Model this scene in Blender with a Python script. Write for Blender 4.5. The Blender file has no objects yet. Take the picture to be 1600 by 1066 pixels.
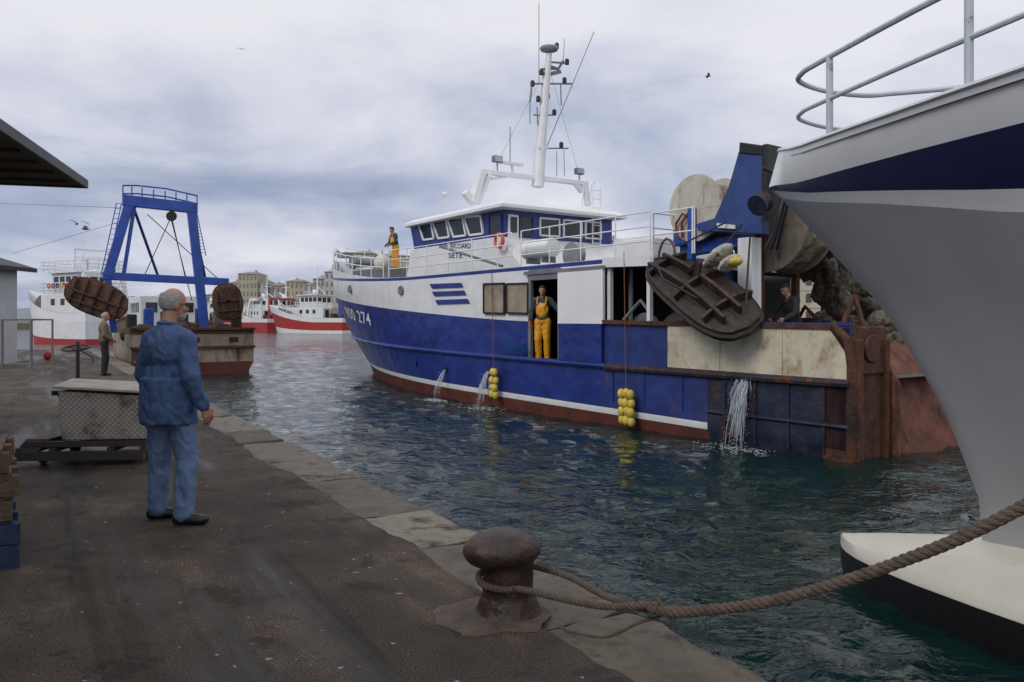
import bpy,bmesh,math,random
from mathutils import Vector as V,Matrix,noise
random.seed(7)
F=1244.;HZ=500.;CH=1.55;WZ=-.65
sc=bpy.context.scene;C=sc.collection
R=math.radians
def at(px,py,Y): return V(((px-800)/F*Y,Y,CH-(py-HZ)/F*Y))
# ---------------------------------------------------------------- materials
MC={}
def lk(t,a,b): t.links.new(a,b)
def mat(name,c,rough=.6,metal=0,var=.2,vs=2.,bump=.15,bs=30.,rust=0,rustc=(.10,.035,.015),rs=1.2,streak=.25,alpha=1,rp=.12,dent=0):
    if name in MC: return MC[name]
    m=bpy.data.materials.new(name);m.use_nodes=True;t=m.node_tree;n=t.nodes;b=n['Principled BSDF']
    tc=n.new('ShaderNodeTexCoord');o=tc.outputs['Object']
    n1=n.new('ShaderNodeTexNoise');n1.inputs['Scale'].default_value=vs;n1.inputs['Detail'].default_value=6;n1.inputs['Roughness'].default_value=.65;lk(t,o,n1.inputs['Vector'])
    rr=n.new('ShaderNodeValToRGB');rr.color_ramp.elements[0].position=.3;rr.color_ramp.elements[1].position=.7
    rr.color_ramp.elements[0].color=tuple(x*(1-var) for x in c)+(1,);rr.color_ramp.elements[1].color=tuple(min(1,x*(1+var)) for x in c)+(1,)
    lk(t,n1.outputs['Fac'],rr.inputs[0]);col=rr.outputs[0]
    b.inputs['Roughness'].default_value=rough;b.inputs['Metallic'].default_value=metal
    if rust>0:
        mp=n.new('ShaderNodeMapping');mp.inputs['Scale'].default_value=(1,1,streak);lk(t,o,mp.inputs[0])
        n2=n.new('ShaderNodeTexNoise');n2.inputs['Scale'].default_value=rs;n2.inputs['Detail'].default_value=10;n2.inputs['Roughness'].default_value=.72;lk(t,mp.outputs[0],n2.inputs['Vector'])
        r2=n.new('ShaderNodeValToRGB');p=.66-rust*.42;r2.color_ramp.elements[0].position=p;r2.color_ramp.elements[1].position=p+rp;lk(t,n2.outputs['Fac'],r2.inputs[0])
        n3=n.new('ShaderNodeTexNoise');n3.inputs['Scale'].default_value=9;n3.inputs['Detail'].default_value=4;lk(t,o,n3.inputs['Vector'])
        r3=n.new('ShaderNodeValToRGB');r3.color_ramp.elements[0].color=tuple(x*.45 for x in rustc)+(1,);r3.color_ramp.elements[1].color=tuple(min(1,x*1.7) for x in rustc)+(1,);r3.color_ramp.elements[0].position=.35;r3.color_ramp.elements[1].position=.7
        lk(t,n3.outputs['Fac'],r3.inputs[0])
        mx=n.new('ShaderNodeMix');mx.data_type='RGBA';lk(t,r2.outputs[0],mx.inputs[0]);lk(t,col,mx.inputs[6]);lk(t,r3.outputs[0],mx.inputs[7]);col=mx.outputs[2]
        mr=n.new('ShaderNodeMapRange');mr.inputs[3].default_value=rough;mr.inputs[4].default_value=.85;lk(t,r2.outputs[0],mr.inputs[0]);lk(t,mr.outputs[0],b.inputs['Roughness'])
    lk(t,col,b.inputs['Base Color'])
    if bump>0:
        n4=n.new('ShaderNodeTexNoise');n4.inputs['Scale'].default_value=bs;n4.inputs['Detail'].default_value=5;lk(t,o,n4.inputs['Vector'])
        bu=n.new('ShaderNodeBump');bu.inputs['Strength'].default_value=bump;bu.inputs['Distance'].default_value=.02;lk(t,n4.outputs['Fac'],bu.inputs['Height']);lk(t,bu.outputs[0],b.inputs['Normal'])
        if dent:
            n5=n.new('ShaderNodeTexNoise');n5.inputs['Scale'].default_value=1.6;n5.inputs['Detail'].default_value=2;lk(t,o,n5.inputs['Vector'])
            b5=n.new('ShaderNodeBump');b5.inputs['Strength'].default_value=1;b5.inputs['Distance'].default_value=dent;lk(t,n5.outputs['Fac'],b5.inputs['Height']);lk(t,b5.outputs[0],bu.inputs['Normal'])
    if alpha<1: b.inputs['Alpha'].default_value=alpha
    MC[name]=m;return m
white=mat('white_paint',(.72,.73,.74),.4,var=.08,rust=.15,rs=1.9,streak=.10,rustc=(.30,.18,.09),rp=.2,dent=.03)
whitec=mat('clean_white_paint',(.78,.79,.8),.35,var=.05,bump=.05)
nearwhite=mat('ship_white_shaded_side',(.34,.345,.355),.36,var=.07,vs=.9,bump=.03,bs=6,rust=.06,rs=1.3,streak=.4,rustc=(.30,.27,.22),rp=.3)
cream=mat('cream_paint',(.62,.60,.52),.45,var=.08,bump=.05,rust=.05,rustc=(.3,.27,.2),streak=1,rs=3,rp=.25)
navy=mat('navy_paint',(.012,.016,.075),.3,var=.15,bump=.03)
blue=mat('blue_hull',(.014,.032,.20),.34,var=.3,vs=.9,bump=.1,bs=12,rust=.12,rs=2.1,streak=.10,dent=.05)
blueb=mat('blue_rusty',(.018,.035,.17),.5,var=.35,rust=.27,rs=2.4,streak=.16,dent=.05)
bluef=mat('blue_frame',(.02,.07,.36),.45,var=.3,rust=.18,rs=2.5)
bluegh=mat('blue_gantry_head',(.025,.055,.2),.5,var=.35,rust=.2,rs=3,rustc=(.03,.02,.02))
red=mat('antifouling_red',(.12,.032,.022),.7,var=.35,vs=1.5,rust=.27,rustc=(.05,.02,.012))
redp=mat('red_paint',(.36,.03,.022),.5,var=.15)
rust=mat('rust',(.085,.033,.017),.85,var=.6,vs=4,bump=.8,bs=18,rust=.35,rustc=(.03,.016,.012),rs=3)
rustr=mat('rust_red',(.14,.05,.03),.85,var=.5,vs=3,bump=.8,bs=12,rust=.32,rustc=(.04,.018,.012),rs=3)
darkr=mat('dark_rusty_plate',(.014,.020,.045),.55,var=.6,vs=2,bump=.7,bs=10,rust=.35,rustc=(.055,.025,.017),rs=2.6,streak=.22,dent=.08)
panel=mat('stained_cream_plate',(.58,.53,.41),.6,var=.22,vs=2,rust=.35,rustc=(.27,.15,.06),rs=2.6,streak=.6,rp=.2,dent=.04)
black=mat('black_paint',(.012,.012,.014),.5,var=.2)
blackr=mat('black_antifouling',(.006,.006,.008),.5,var=.2)
glass=mat('dark_glass',(.02,.03,.035),.08,var=.4,vs=.8,bump=0)
curtain=mat('curtained_glass',(.3,.25,.18),.25,var=.4,vs=2,bump=0)
grey=mat('grey_metal',(.2,.21,.22),.5,.3,var=.25)
steel=mat('galvanised',(.34,.34,.33),.45,.5,var=.25,rust=.1)
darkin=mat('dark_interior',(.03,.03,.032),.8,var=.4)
deckm=mat('deck_paint',(.09,.1,.09),.7,var=.3,rust=.2)
wood=mat('old_wood',(.12,.08,.045),.8,var=.5,vs=6,bump=.5)
woodd=mat('wet_dark_wood',(.026,.018,.014),.6,var=.7,vs=5,bump=1,bs=14,rust=.22,rustc=(.07,.037,.024),rs=3,streak=1)
ropem=mat('rope_fibre',(.13,.10,.075),.9,var=.35,vs=14,bump=.8,bs=150)
netb=mat('net_tan',(.27,.23,.17),.95,var=.5,vs=10,bump=1,bs=60)
netd=mat('net_dark',(.13,.12,.09),.95,var=.6,vs=12,bump=1,bs=60)
yellow=mat('yellow_float',(.62,.48,.08),.5,var=.2,vs=8,rust=.2,rs=6,streak=1)
oil=mat('yellow_oilskin',(.72,.33,.015),.45,var=.2,vs=5,bump=.3,bs=12)
orange=mat('orange_rubber',(.7,.1,.02),.5,var=.15)
skin=mat('skin',(.42,.22,.15),.55,var=.12,vs=12,bump=.1,bs=90)
denim=mat('denim_shirt',(.068,.118,.245),.9,var=.25,vs=9,bump=.4,bs=180)
jeans=mat('denim_jeans',(.135,.205,.35),.9,var=.3,vs=6,bump=.4,bs=160)
greyhair=mat('grey_hair',(.42,.41,.39),.8,var=.3,vs=40,bump=1,bs=120)
dhair=mat('dark_hair',(.02,.015,.012),.7,var=.3,vs=40)
shoe=mat('black_shoe',(.015,.013,.013),.4,var=.3)
tan=mat('tan_sweater',(.15,.12,.085),.9,var=.15,vs=8,bump=.4,bs=90)
blk=mat('black_cloth',(.012,.013,.016),.85,var=.3,vs=6)
teal=mat('dark_teal_cloth',(.04,.055,.062),.85,var=.3,vs=6)
ochre=mat('ochre_render_hazed',(.40,.36,.28),.9,var=.14,vs=.3)  # far house walls: colour mixed towards the sky, painting in distance haze
pale=mat('pale_render_hazed',(.44,.43,.41),.9,var=.12,vs=.3)  # pale far walls and cornices, haze put into the colour
brownr=mat('brown_render_hazed',(.34,.32,.29),.9,var=.15,vs=.3)  # brown far walls and chimneys, lightened with painted haze
roof=mat('roof_tile',(.27,.235,.21),.9,var=.2,vs=1)
winm=mat('far_window',(.18,.18,.18),.4,var=.3)
winn=mat('arched_window',(.06,.065,.07),.3,var=.3)
concrete=mat('concrete',(.14,.125,.105),.9,var=.3,vs=1.5,bump=.4,bs=12)
grywall=mat('grey_wall',(.5,.52,.54),.8,var=.1)
bpal=mat('blue_pallet',(.015,.035,.11),.7,var=.4,vs=8,rust=.25,rustc=(.04,.035,.03),streak=1)
cable=mat('black_cable',(.01,.01,.01),.6,bump=0)
bolm=mat('cast_iron_rust',(.040,.023,.016),.45,var=.5,vs=7,bump=.6,bs=26,rust=.27,rustc=(.07,.034,.02),rs=4,streak=1,rp=.22)
# ---------------------------------------------------------------- mesh builder
class MB:
    def __init__(s): s.bm=bmesh.new();s.m=0
    def add(s,vs,fs):
        b=[s.bm.verts.new(v) for v in vs]
        for f in fs:
            try: q=s.bm.faces.new([b[i] for i in f]);q.material_index=s.m
            except ValueError: pass
        return b
    def box(s,c,size,M=None):
        c=V(c);x,y,z=[k/2 for k in size];vs=[]
        for i in (-1,1):
            for j in (-1,1):
                for k in (-1,1):
                    p=V((i*x,j*y,k*z));p=M@p if M else p;vs.append(c+p)
        s.add(vs,[(0,1,3,2),(4,6,7,5),(0,4,5,1),(2,3,7,6),(0,2,6,4),(1,5,7,3)]);return s
    def bar(s,p,q,w,h,up=(0,0,1)):
        p=V(p);q=V(q);d=(q-p).normalized();u=V(up)
        if abs(d.dot(u))>.98:u=V((0,1,0))
        x=d.cross(u).normalized();y=x.cross(d).normalized();vs=[]
        for e in (p,q):
            for i,j in ((-1,-1),(1,-1),(1,1),(-1,1)): vs.append(e+x*i*w/2+y*j*h/2)
        s.add(vs,[(0,1,2,3),(7,6,5,4),(0,4,5,1),(1,5,6,2),(2,6,7,3),(3,7,4,0)]);return s
    def tube(s,pts,r,n=8,closed=False):
        pts=[V(p) for p in pts];N=len(pts);rs=r if isinstance(r,(list,tuple)) else [r]*N
        nx=None;rings=[]
        for i,p in enumerate(pts):
            a=pts[(i-1)%N] if (closed or i>0) else p;b=pts[(i+1)%N] if (closed or i<N-1) else p
            d=(b-a);d=d.normalized() if d.length>1e-9 else V((0,0,1))
            if nx is None:
                nx=d.orthogonal().normalized()
            else:
                nx=(nx-d*nx.dot(d));nx=nx.normalized() if nx.length>1e-6 else d.orthogonal().normalized()
            ny=d.cross(nx)
            rings.append([p+(nx*math.cos(2*math.pi*k/n)+ny*math.sin(2*math.pi*k/n))*rs[i] for k in range(n)])
        vs=[v for q in rings for v in q];fs=[]
        for i in range(N if closed else N-1):
            j=(i+1)%N
            for k in range(n): fs.append((i*n+k,i*n+(k+1)%n,j*n+(k+1)%n,j*n+k))
        if not closed: fs+= [tuple(range(n))[::-1],tuple((N-1)*n+k for k in range(n))]
        s.add(vs,fs);return s
    def cap(s,p,q,r1,r2,n=12):
        p=V(p);q=V(q);d=(q-p).normalized() if (q-p).length>1e-6 else V((0,0,1));P=[];Q=[]
        for k in range(1,6):
            t=k/5*math.pi/2;P.append(p-d*r1*math.cos(t));Q.append(r1*math.sin(t))
        for k in range(5,0,-1):
            t=k/5*math.pi/2;P.append(q+d*r2*math.cos(t));Q.append(r2*math.sin(t))
        return s.tube(P,Q,n)
    def ell(s,c,r,M=None,nu=16,nv=10):
        c=V(c);vs=[];fs=[]
        def T(p): p=V(p);return c+(M@p if M else p)
        vs.append(T((0,0,r[2])))
        for i in range(1,nv):
            t=math.pi*i/nv
            for k in range(nu):
                f=2*math.pi*k/nu;vs.append(T((r[0]*math.sin(t)*math.cos(f),r[1]*math.sin(t)*math.sin(f),r[2]*math.cos(t))))
        vs.append(T((0,0,-r[2])));L=len(vs)-1
        for k in range(nu): fs.append((0,1+k,1+(k+1)%nu));fs.append((L,1+(nv-2)*nu+(k+1)%nu,1+(nv-2)*nu+k))
        for i in range(nv-2):
            for k in range(nu):
                a=1+i*nu+k;b=1+i*nu+(k+1)%nu;fs.append((a,a+nu,b+nu,b))
        s.add(vs,fs);return s
    def lathe(s,prof,c=(0,0,0),n=24,M=None):
        c=V(c);vs=[];fs=[];m=len(prof)
        for r,z in prof:
            for k in range(n):
                f=2*math.pi*k/n;p=V((r*math.cos(f),r*math.sin(f),z));vs.append(c+(M@p if M else p))
        for i in range(m-1):
            for k in range(n): fs.append((i*n+k,i*n+(k+1)%n,(i+1)*n+(k+1)%n,(i+1)*n+k))
        fs+= [tuple(range(n))[::-1],tuple((m-1)*n+k for k in range(n))]
        s.add(vs,fs);return s
    def prism(s,pts,vec):
        pts=[V(p) for p in pts];v=V(vec);n=len(pts)
        s.add(pts+[p+v for p in pts],[tuple(range(n))[::-1],tuple(range(n,2*n))]+[(i,(i+1)%n,n+(i+1)%n,n+i) for i in range(n)]);return s
    def grid(s,rows,mats=None,skip=None):
        bv=[[s.bm.verts.new(p) for p in r] for r in rows]
        for i in range(len(rows)-1):
            for j in range(len(rows[0])-1):
                if skip and skip(i,j): continue
                try:
                    f=s.bm.faces.new((bv[i][j],bv[i][j+1],bv[i+1][j+1],bv[i+1][j]));f.material_index=mats(i,j) if mats else s.m
                except ValueError: pass
        return s
    def build(s,name,m,parent=None,smooth=True,bevel=0,weld=0,norm=True):
        if weld: bmesh.ops.remove_doubles(s.bm,verts=s.bm.verts,dist=weld)
        if norm: bmesh.ops.recalc_face_normals(s.bm,faces=s.bm.faces)
        me=bpy.data.meshes.new(name);s.bm.to_mesh(me);s.bm.free()
        for q in (m if isinstance(m,(list,tuple)) else [m]): me.materials.append(q)
        if smooth:
            for p in me.polygons:p.use_smooth=True
            me.set_sharp_from_angle(angle=R(38))
        o=bpy.data.objects.new(name,me);C.objects.link(o)
        if parent:o.parent=parent
        if bevel:
            b=o.modifiers.new('b','BEVEL');b.width=bevel;b.segments=2;b.limit_method='ANGLE'
        return o
def tag(o,label,cat,group=None,kind=None):
    if label:o['label']=label
    if cat:o['category']=cat
    if group:o['group']=group
    if kind:o['kind']=kind
    return o
def thing(name,label,cat,loc=(0,0,0),rz=0,group=None):
    o=bpy.data.objects.new(name,None);C.objects.link(o);o.location=loc;o.rotation_euler=(0,0,rz);o.empty_display_size=.2
    return tag(o,label,cat,group)
def rem(name,mb,vox,m,parent,sm=3,wr=0,ws=6,fn=None):
    o=mb.build('tmp',m,None,smooth=False)
    r=o.modifiers.new('r','REMESH');r.mode='VOXEL';r.voxel_size=vox
    if sm: q=o.modifiers.new('s','SMOOTH');q.factor=.5;q.iterations=sm
    bpy.context.view_layer.update();dg=bpy.context.evaluated_depsgraph_get()
    me=bpy.data.meshes.new_from_object(o.evaluated_get(dg));bpy.data.objects.remove(o)
    if wr:
        co=[(v.co.copy(),v.normal.copy()) for v in me.vertices]
        for v,(c,nn) in zip(me.vertices,co):
            q=V((c.x*ws,c.y*ws,c.z*ws*.7+c.x*ws*.5))
            k=noise.noise(q+V((3,1,7)))+.5*noise.noise(q*2.3)
            k=(1-abs(k)*2.2)*.6+.4*k
            v.co=c+nn*wr*k
    if fn:
        for v in me.vertices: v.co=fn(v.co)
    me.materials.clear();me.materials.append(m)
    for p in me.polygons:p.use_smooth=True
    me.name=name;n=bpy.data.objects.new(name,me);C.objects.link(n);n.parent=parent;return n
class Fr:
    def __init__(s,S,d):
        s.S=V((S[0],S[1]));d=V(d).normalized();s.d=d;s.l=V((-d.y,d.x));s.rz=math.atan2(d.y,d.x)
    def pb(s,px,py,b):
        r=(px-800)/F;S=s.S+s.l*b;a=(S.x-r*S.y)/(r*s.d.y-s.d.x);Y=S.y+a*s.d.y;return V((a,b,CH-(py-HZ)*Y/F-WZ))
    def pa(s,px,py,a):
        r=(px-800)/F;S=s.S+s.d*a;b=(S.x-r*S.y)/(r*s.l.y-s.l.x);Y=S.y+b*s.l.y;return V((a,b,CH-(py-HZ)*Y/F-WZ))
    def w(s,p):
        q=s.S+s.d*p[0]+s.l*p[1];return V((q.x,q.y,p[2]+WZ))
    def org(s): return (s.S.x,s.S.y,WZ)
def text_geo(txt,size=1):
    cu=bpy.data.curves.new('t','FONT');cu.body=txt;cu.size=size;cu.offset=.012;cu.space_character=1.08;o=bpy.data.objects.new('t',cu);C.objects.link(o)
    bpy.context.view_layer.update();dg=bpy.context.evaluated_depsgraph_get();me=bpy.data.meshes.new_from_object(o.evaluated_get(dg));bpy.data.objects.remove(o)
    vs=[v.co.copy() for v in me.vertices];fs=[tuple(p.vertices) for p in me.polygons];w=max(v.x for v in vs);return vs,fs,w
def window(parent,pts,out,fm=white,pm=None,fw=.05,name='window'):
    pts=[V(p) for p in pts];out=V(out).normalized()
    m=MB()
    for i in range(4): m.bar(pts[i]+out*.02,pts[(i+1)%4]+out*.02,fw,fw,out)
    o=m.build(name,fm,parent,smooth=False)
    MB().prism([p+out*.006 for p in pts],out*.012).build('pane',pm or glass,o,smooth=False)
    return o
def railing(parent,path,h,rails=(1,),r=.02,step=1.3,m=None,name='railing'):
    b=MB();path=[V(p) for p in path]
    for q in rails: b.tube([p+V((0,0,h*q)) for p in path],r,6)
    acc=0
    for i in range(len(path)-1):
        p,q=path[i],path[i+1];L=(q-p).length
        while acc<=L:
            c=p.lerp(q,acc/L);b.tube([c,c+V((0,0,h))],r,6);acc+=step
        acc-=L
    b.tube([path[-1],path[-1]+V((0,0,h))],r,6)
    return b.build(name,m or whitec,parent)
# ---------------------------------------------------------------- world, sun, camera
w=bpy.data.worlds.new('World');sc.world=w;w.use_nodes=True;t=w.node_tree;n=t.nodes
bg=n['Background']
tc=n.new('ShaderNodeTexCoord');sp=n.new('ShaderNodeSeparateXYZ');lk(t,tc.outputs['Generated'],sp.inputs[0])
def mth(op,a,b=None):
    q=n.new('ShaderNodeMath');q.operation=op
    for i,x in enumerate((a,b)):
        if x is None: continue
        if isinstance(x,(int,float)): q.inputs[i].default_value=x
        else: lk(t,x,q.inputs[i])
    return q.outputs[0]
zz=mth('ADD',mth('MAXIMUM',sp.outputs[2],0),.20)
cb=n.new('ShaderNodeCombineXYZ');lk(t,mth('DIVIDE',sp.outputs[0],zz),cb.inputs[0]);lk(t,mth('DIVIDE',sp.outputs[1],zz),cb.inputs[1]);cb.inputs[2].default_value=5.1
ns=n.new('ShaderNodeTexNoise');ns.inputs['Scale'].default_value=1.0;ns.inputs['Detail'].default_value=9;ns.inputs['Roughness'].default_value=.55;ns.inputs['Distortion'].default_value=.3;lk(t,cb.outputs[0],ns.inputs['Vector'])
# brighter towards the right and the zenith
grad=mth('ADD',mth('MULTIPLY',sp.outputs[0],.16),mth('MULTIPLY',sp.outputs[2],.42))
fac=mth('ADD',mth('ADD',mth('MULTIPLY',mth('SUBTRACT',ns.outputs['Fac'],.5),1.45),.53),grad)
cr=n.new('ShaderNodeValToRGB');e=cr.color_ramp.elements;e[0].position=.26;e[0].color=(.29,.35,.50,1);e[1].position=.82;e[1].color=(.85,.85,.90,1)
q=e.new(.44);q.color=(.44,.49,.635,1);q=e.new(.60);q.color=(.64,.665,.78,1)
lk(t,fac,cr.inputs[0])
sky=n.new('ShaderNodeTexSky');sky.sky_type='NISHITA';sky.sun_disc=False;sky.sun_elevation=R(38);sky.sun_rotation=R(230)
sk=n.new('ShaderNodeVectorMath');sk.operation='SCALE';sk.inputs[3].default_value=.006;lk(t,sky.outputs[0],sk.inputs[0])
ad=n.new('ShaderNodeVectorMath');ad.operation='ADD';lk(t,cr.outputs[0],ad.inputs[0]);lk(t,sk.outputs[0],ad.inputs[1])
lk(t,ad.outputs[0],bg.inputs[0]);bg.inputs[1].default_value=.93
sd=bpy.data.lights.new('Sun','SUN');sd.energy=1.25;sd.angle=R(25);sd.color=(1,.95,.87);so=bpy.data.objects.new('sun_lamp',sd);C.objects.link(so)
so.rotation_euler=V((-.55,-.55,.62)).to_track_quat('Z','Y').to_euler()
cd=bpy.data.cameras.new('Camera');cd.lens=36*F/1600;cd.sensor_width=36;cd.shift_y=-(533-HZ)/1600;cd.clip_end=6000;cd.clip_start=.05
co=bpy.data.objects.new('Camera',cd);C.objects.link(co);co.location=(0,0,CH);co.rotation_euler=(R(90),0,0);sc.camera=co
sc.view_settings.view_transform='Standard'
# ---------------------------------------------------------------- water
def water():
    m=bpy.data.materials.new('harbour_water');m.use_nodes=True;t=m.node_tree;n=t.nodes;b=n['Principled BSDF']
    b.inputs['Base Color'].default_value=(.003,.019,.019,1);b.inputs['Roughness'].default_value=.04;b.inputs['IOR'].default_value=1.33
    tc=n.new('ShaderNodeTexCoord');mp=n.new('ShaderNodeMapping');mp.inputs['Rotation'].default_value=(0,0,.5);mp.inputs['Scale'].default_value=(1,1.7,1);lk(t,tc.outputs['Object'],mp.inputs[0])
    prev=None
    for s,d in ((.9,.13),(3.2,.055),(9.,.010)):
        q=n.new('ShaderNodeTexNoise');q.inputs['Scale'].default_value=s;q.inputs['Detail'].default_value=3;q.inputs['Distortion'].default_value=.8;lk(t,mp.outputs[0],q.inputs['Vector'])
        u=n.new('ShaderNodeBump');u.inputs['Strength'].default_value=.8;u.inputs['Distance'].default_value=d;lk(t,q.outputs['Fac'],u.inputs['Height'])
        if prev: lk(t,prev,u.inputs['Normal'])
        prev=u.outputs[0]
    lk(t,prev,b.inputs['Normal'])
    rs=[2.5]
    while rs[-1]<70: rs.append(rs[-1]*1.011)
    while rs[-1]<4000: rs.append(rs[-1]*1.07)
    vs=[];fs=[];NA=460
    for r in rs:
        k=max(0,1-r/90)
        for j in range(NA+1):
            an=R(-5+190*j/NA);x=r*math.cos(an);y=-3+r*math.sin(an);z=0
            if k>0:
                p=V((x*.8+y*.35,y*.95-x*.35,0));wq=V((noise.noise(p*.7),noise.noise(p*.7+V((9,2,0))),0))*.5
                h=1-abs(noise.noise(p*1.5+wq))*2.2;h2=1-abs(noise.noise(p*3.2+wq*2))*2
                z=k*(.07*noise.noise(p*.5)+.062*h+.026*h2+.012*noise.noise(p*6.5))
            vs.append((x,y,WZ+z-.03))
    for i in range(len(rs)-1):
        for j in range(NA): a=i*(NA+1)+j;fs.append((a,a+1,a+NA+2,a+NA+1))
    me=bpy.data.meshes.new('water');me.from_pydata(vs,[],fs);me.materials.append(m)
    for p in me.polygons:p.use_smooth=True
    o=bpy.data.objects.new('water',me);C.objects.link(o);tag(o,None,None,kind='structure')
water()
# ---------------------------------------------------------------- quay
U=V((-.511,.859,0)).normalized();N=V((.859,.511,0)).normalized();E0=V((3.30,0,0))
def qp(s,nn,z=0): return E0+U*s+N*nn+V((0,0,z))
def asphalt_mat():
    m=bpy.data.materials.new('asphalt');m.use_nodes=True;t=m.node_tree;n=t.nodes;b=n['Principled BSDF'];tc=n.new('ShaderNodeTexCoord')
    def nz(s,d=6,r=.6,sc=(1,1,1),rot=0,off=0,dist=0):
        mp=n.new('ShaderNodeMapping');mp.inputs['Scale'].default_value=sc;mp.inputs['Location'].default_value=(off,off,0);mr=n.new('ShaderNodeMapping');mr.inputs['Rotation'].default_value=(0,0,rot);lk(t,tc.outputs['Object'],mr.inputs[0]);lk(t,mr.outputs[0],mp.inputs[0])
        q=n.new('ShaderNodeTexNoise');q.inputs['Scale'].default_value=s;q.inputs['Detail'].default_value=d;q.inputs['Roughness'].default_value=r;q.inputs['Distortion'].default_value=dist;lk(t,mp.outputs[0],q.inputs['Vector']);return q.outputs['Fac']
    def ramp(i,p0,c0,p1,c1):
        q=n.new('ShaderNodeValToRGB');q.color_ramp.elements[0].position=p0;q.color_ramp.elements[1].position=p1;q.color_ramp.elements[0].color=c0+(1,);q.color_ramp.elements[1].color=c1+(1,);lk(t,i,q.inputs[0]);return q.outputs[0]
    def mix(f,a,bb,bt='MIX'):
        q=n.new('ShaderNodeMix');q.data_type='RGBA';q.blend_type=bt;
        if isinstance(f,float): q.inputs[0].default_value=f
        else: lk(t,f,q.inputs[0])
        lk(t,a,q.inputs[6]);lk(t,bb,q.inputs[7]);return q.outputs[2]
    base=ramp(nz(.8,9,.68),.36,(.032,.025,.019),.66,(.102,.079,.058))
    spk=ramp(nz(85,3,.75),.40,(.3,.3,.3),.68,(2.1,2.0,1.9))
    c=mix(1.0,base,spk,'MULTIPLY')
    rot=-R(120.75)
    wet=ramp(nz(.9,8,.65,(.16,1,1),rot,0,.6),.50,(0,0,0),.60,(1,1,1))
    c2=mix(1.0,c,ramp(wet,0,(1,1,1),1,(.36,.34,.32)),'MULTIPLY')
    tyre=ramp(nz(2.6,5,.6,(.05,1,1),rot,7),.57,(1,1,1),.64,(.55,.53,.5));c2=mix(1.0,c2,tyre,'MULTIPLY')
    blot=ramp(nz(2.2,7,.7,(1,1,1),0,13,.4),.56,(1,1,1),.62,(.45,.43,.41));c2=mix(1.0,c2,blot,'MULTIPLY')
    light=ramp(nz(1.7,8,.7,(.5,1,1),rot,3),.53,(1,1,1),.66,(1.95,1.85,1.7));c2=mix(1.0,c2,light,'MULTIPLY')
    wh=ramp(nz(15,2,.5,(1,1,1),0,4),.715,(0,0,0),.73,(1,1,1));whc=ramp(nz(3,2),0,(.3,.29,.27),1,(.4,.4,.38))
    c3=mix(wh,c2,whc)
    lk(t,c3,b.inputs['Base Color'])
    r=n.new('ShaderNodeMapRange');r.inputs[3].default_value=.85;r.inputs[4].default_value=.42;lk(t,wet,r.inputs[0]);lk(t,r.outputs[0],b.inputs['Roughness'])
    u=n.new('ShaderNodeBump');u.inputs['Strength'].default_value=.9;u.inputs['Distance'].default_value=.010;lk(t,nz(85,4,.75),u.inputs['Height'])
    u2=n.new('ShaderNodeBump');u2.inputs['Strength'].default_value=.6;u2.inputs['Distance'].default_value=.05;lk(t,nz(1.5,4,.5),u2.inputs['Height']);lk(t,u2.outputs[0],u.inputs['Normal']);lk(t,u.outputs[0],b.inputs['Normal'])
    return m
SE=50
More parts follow.
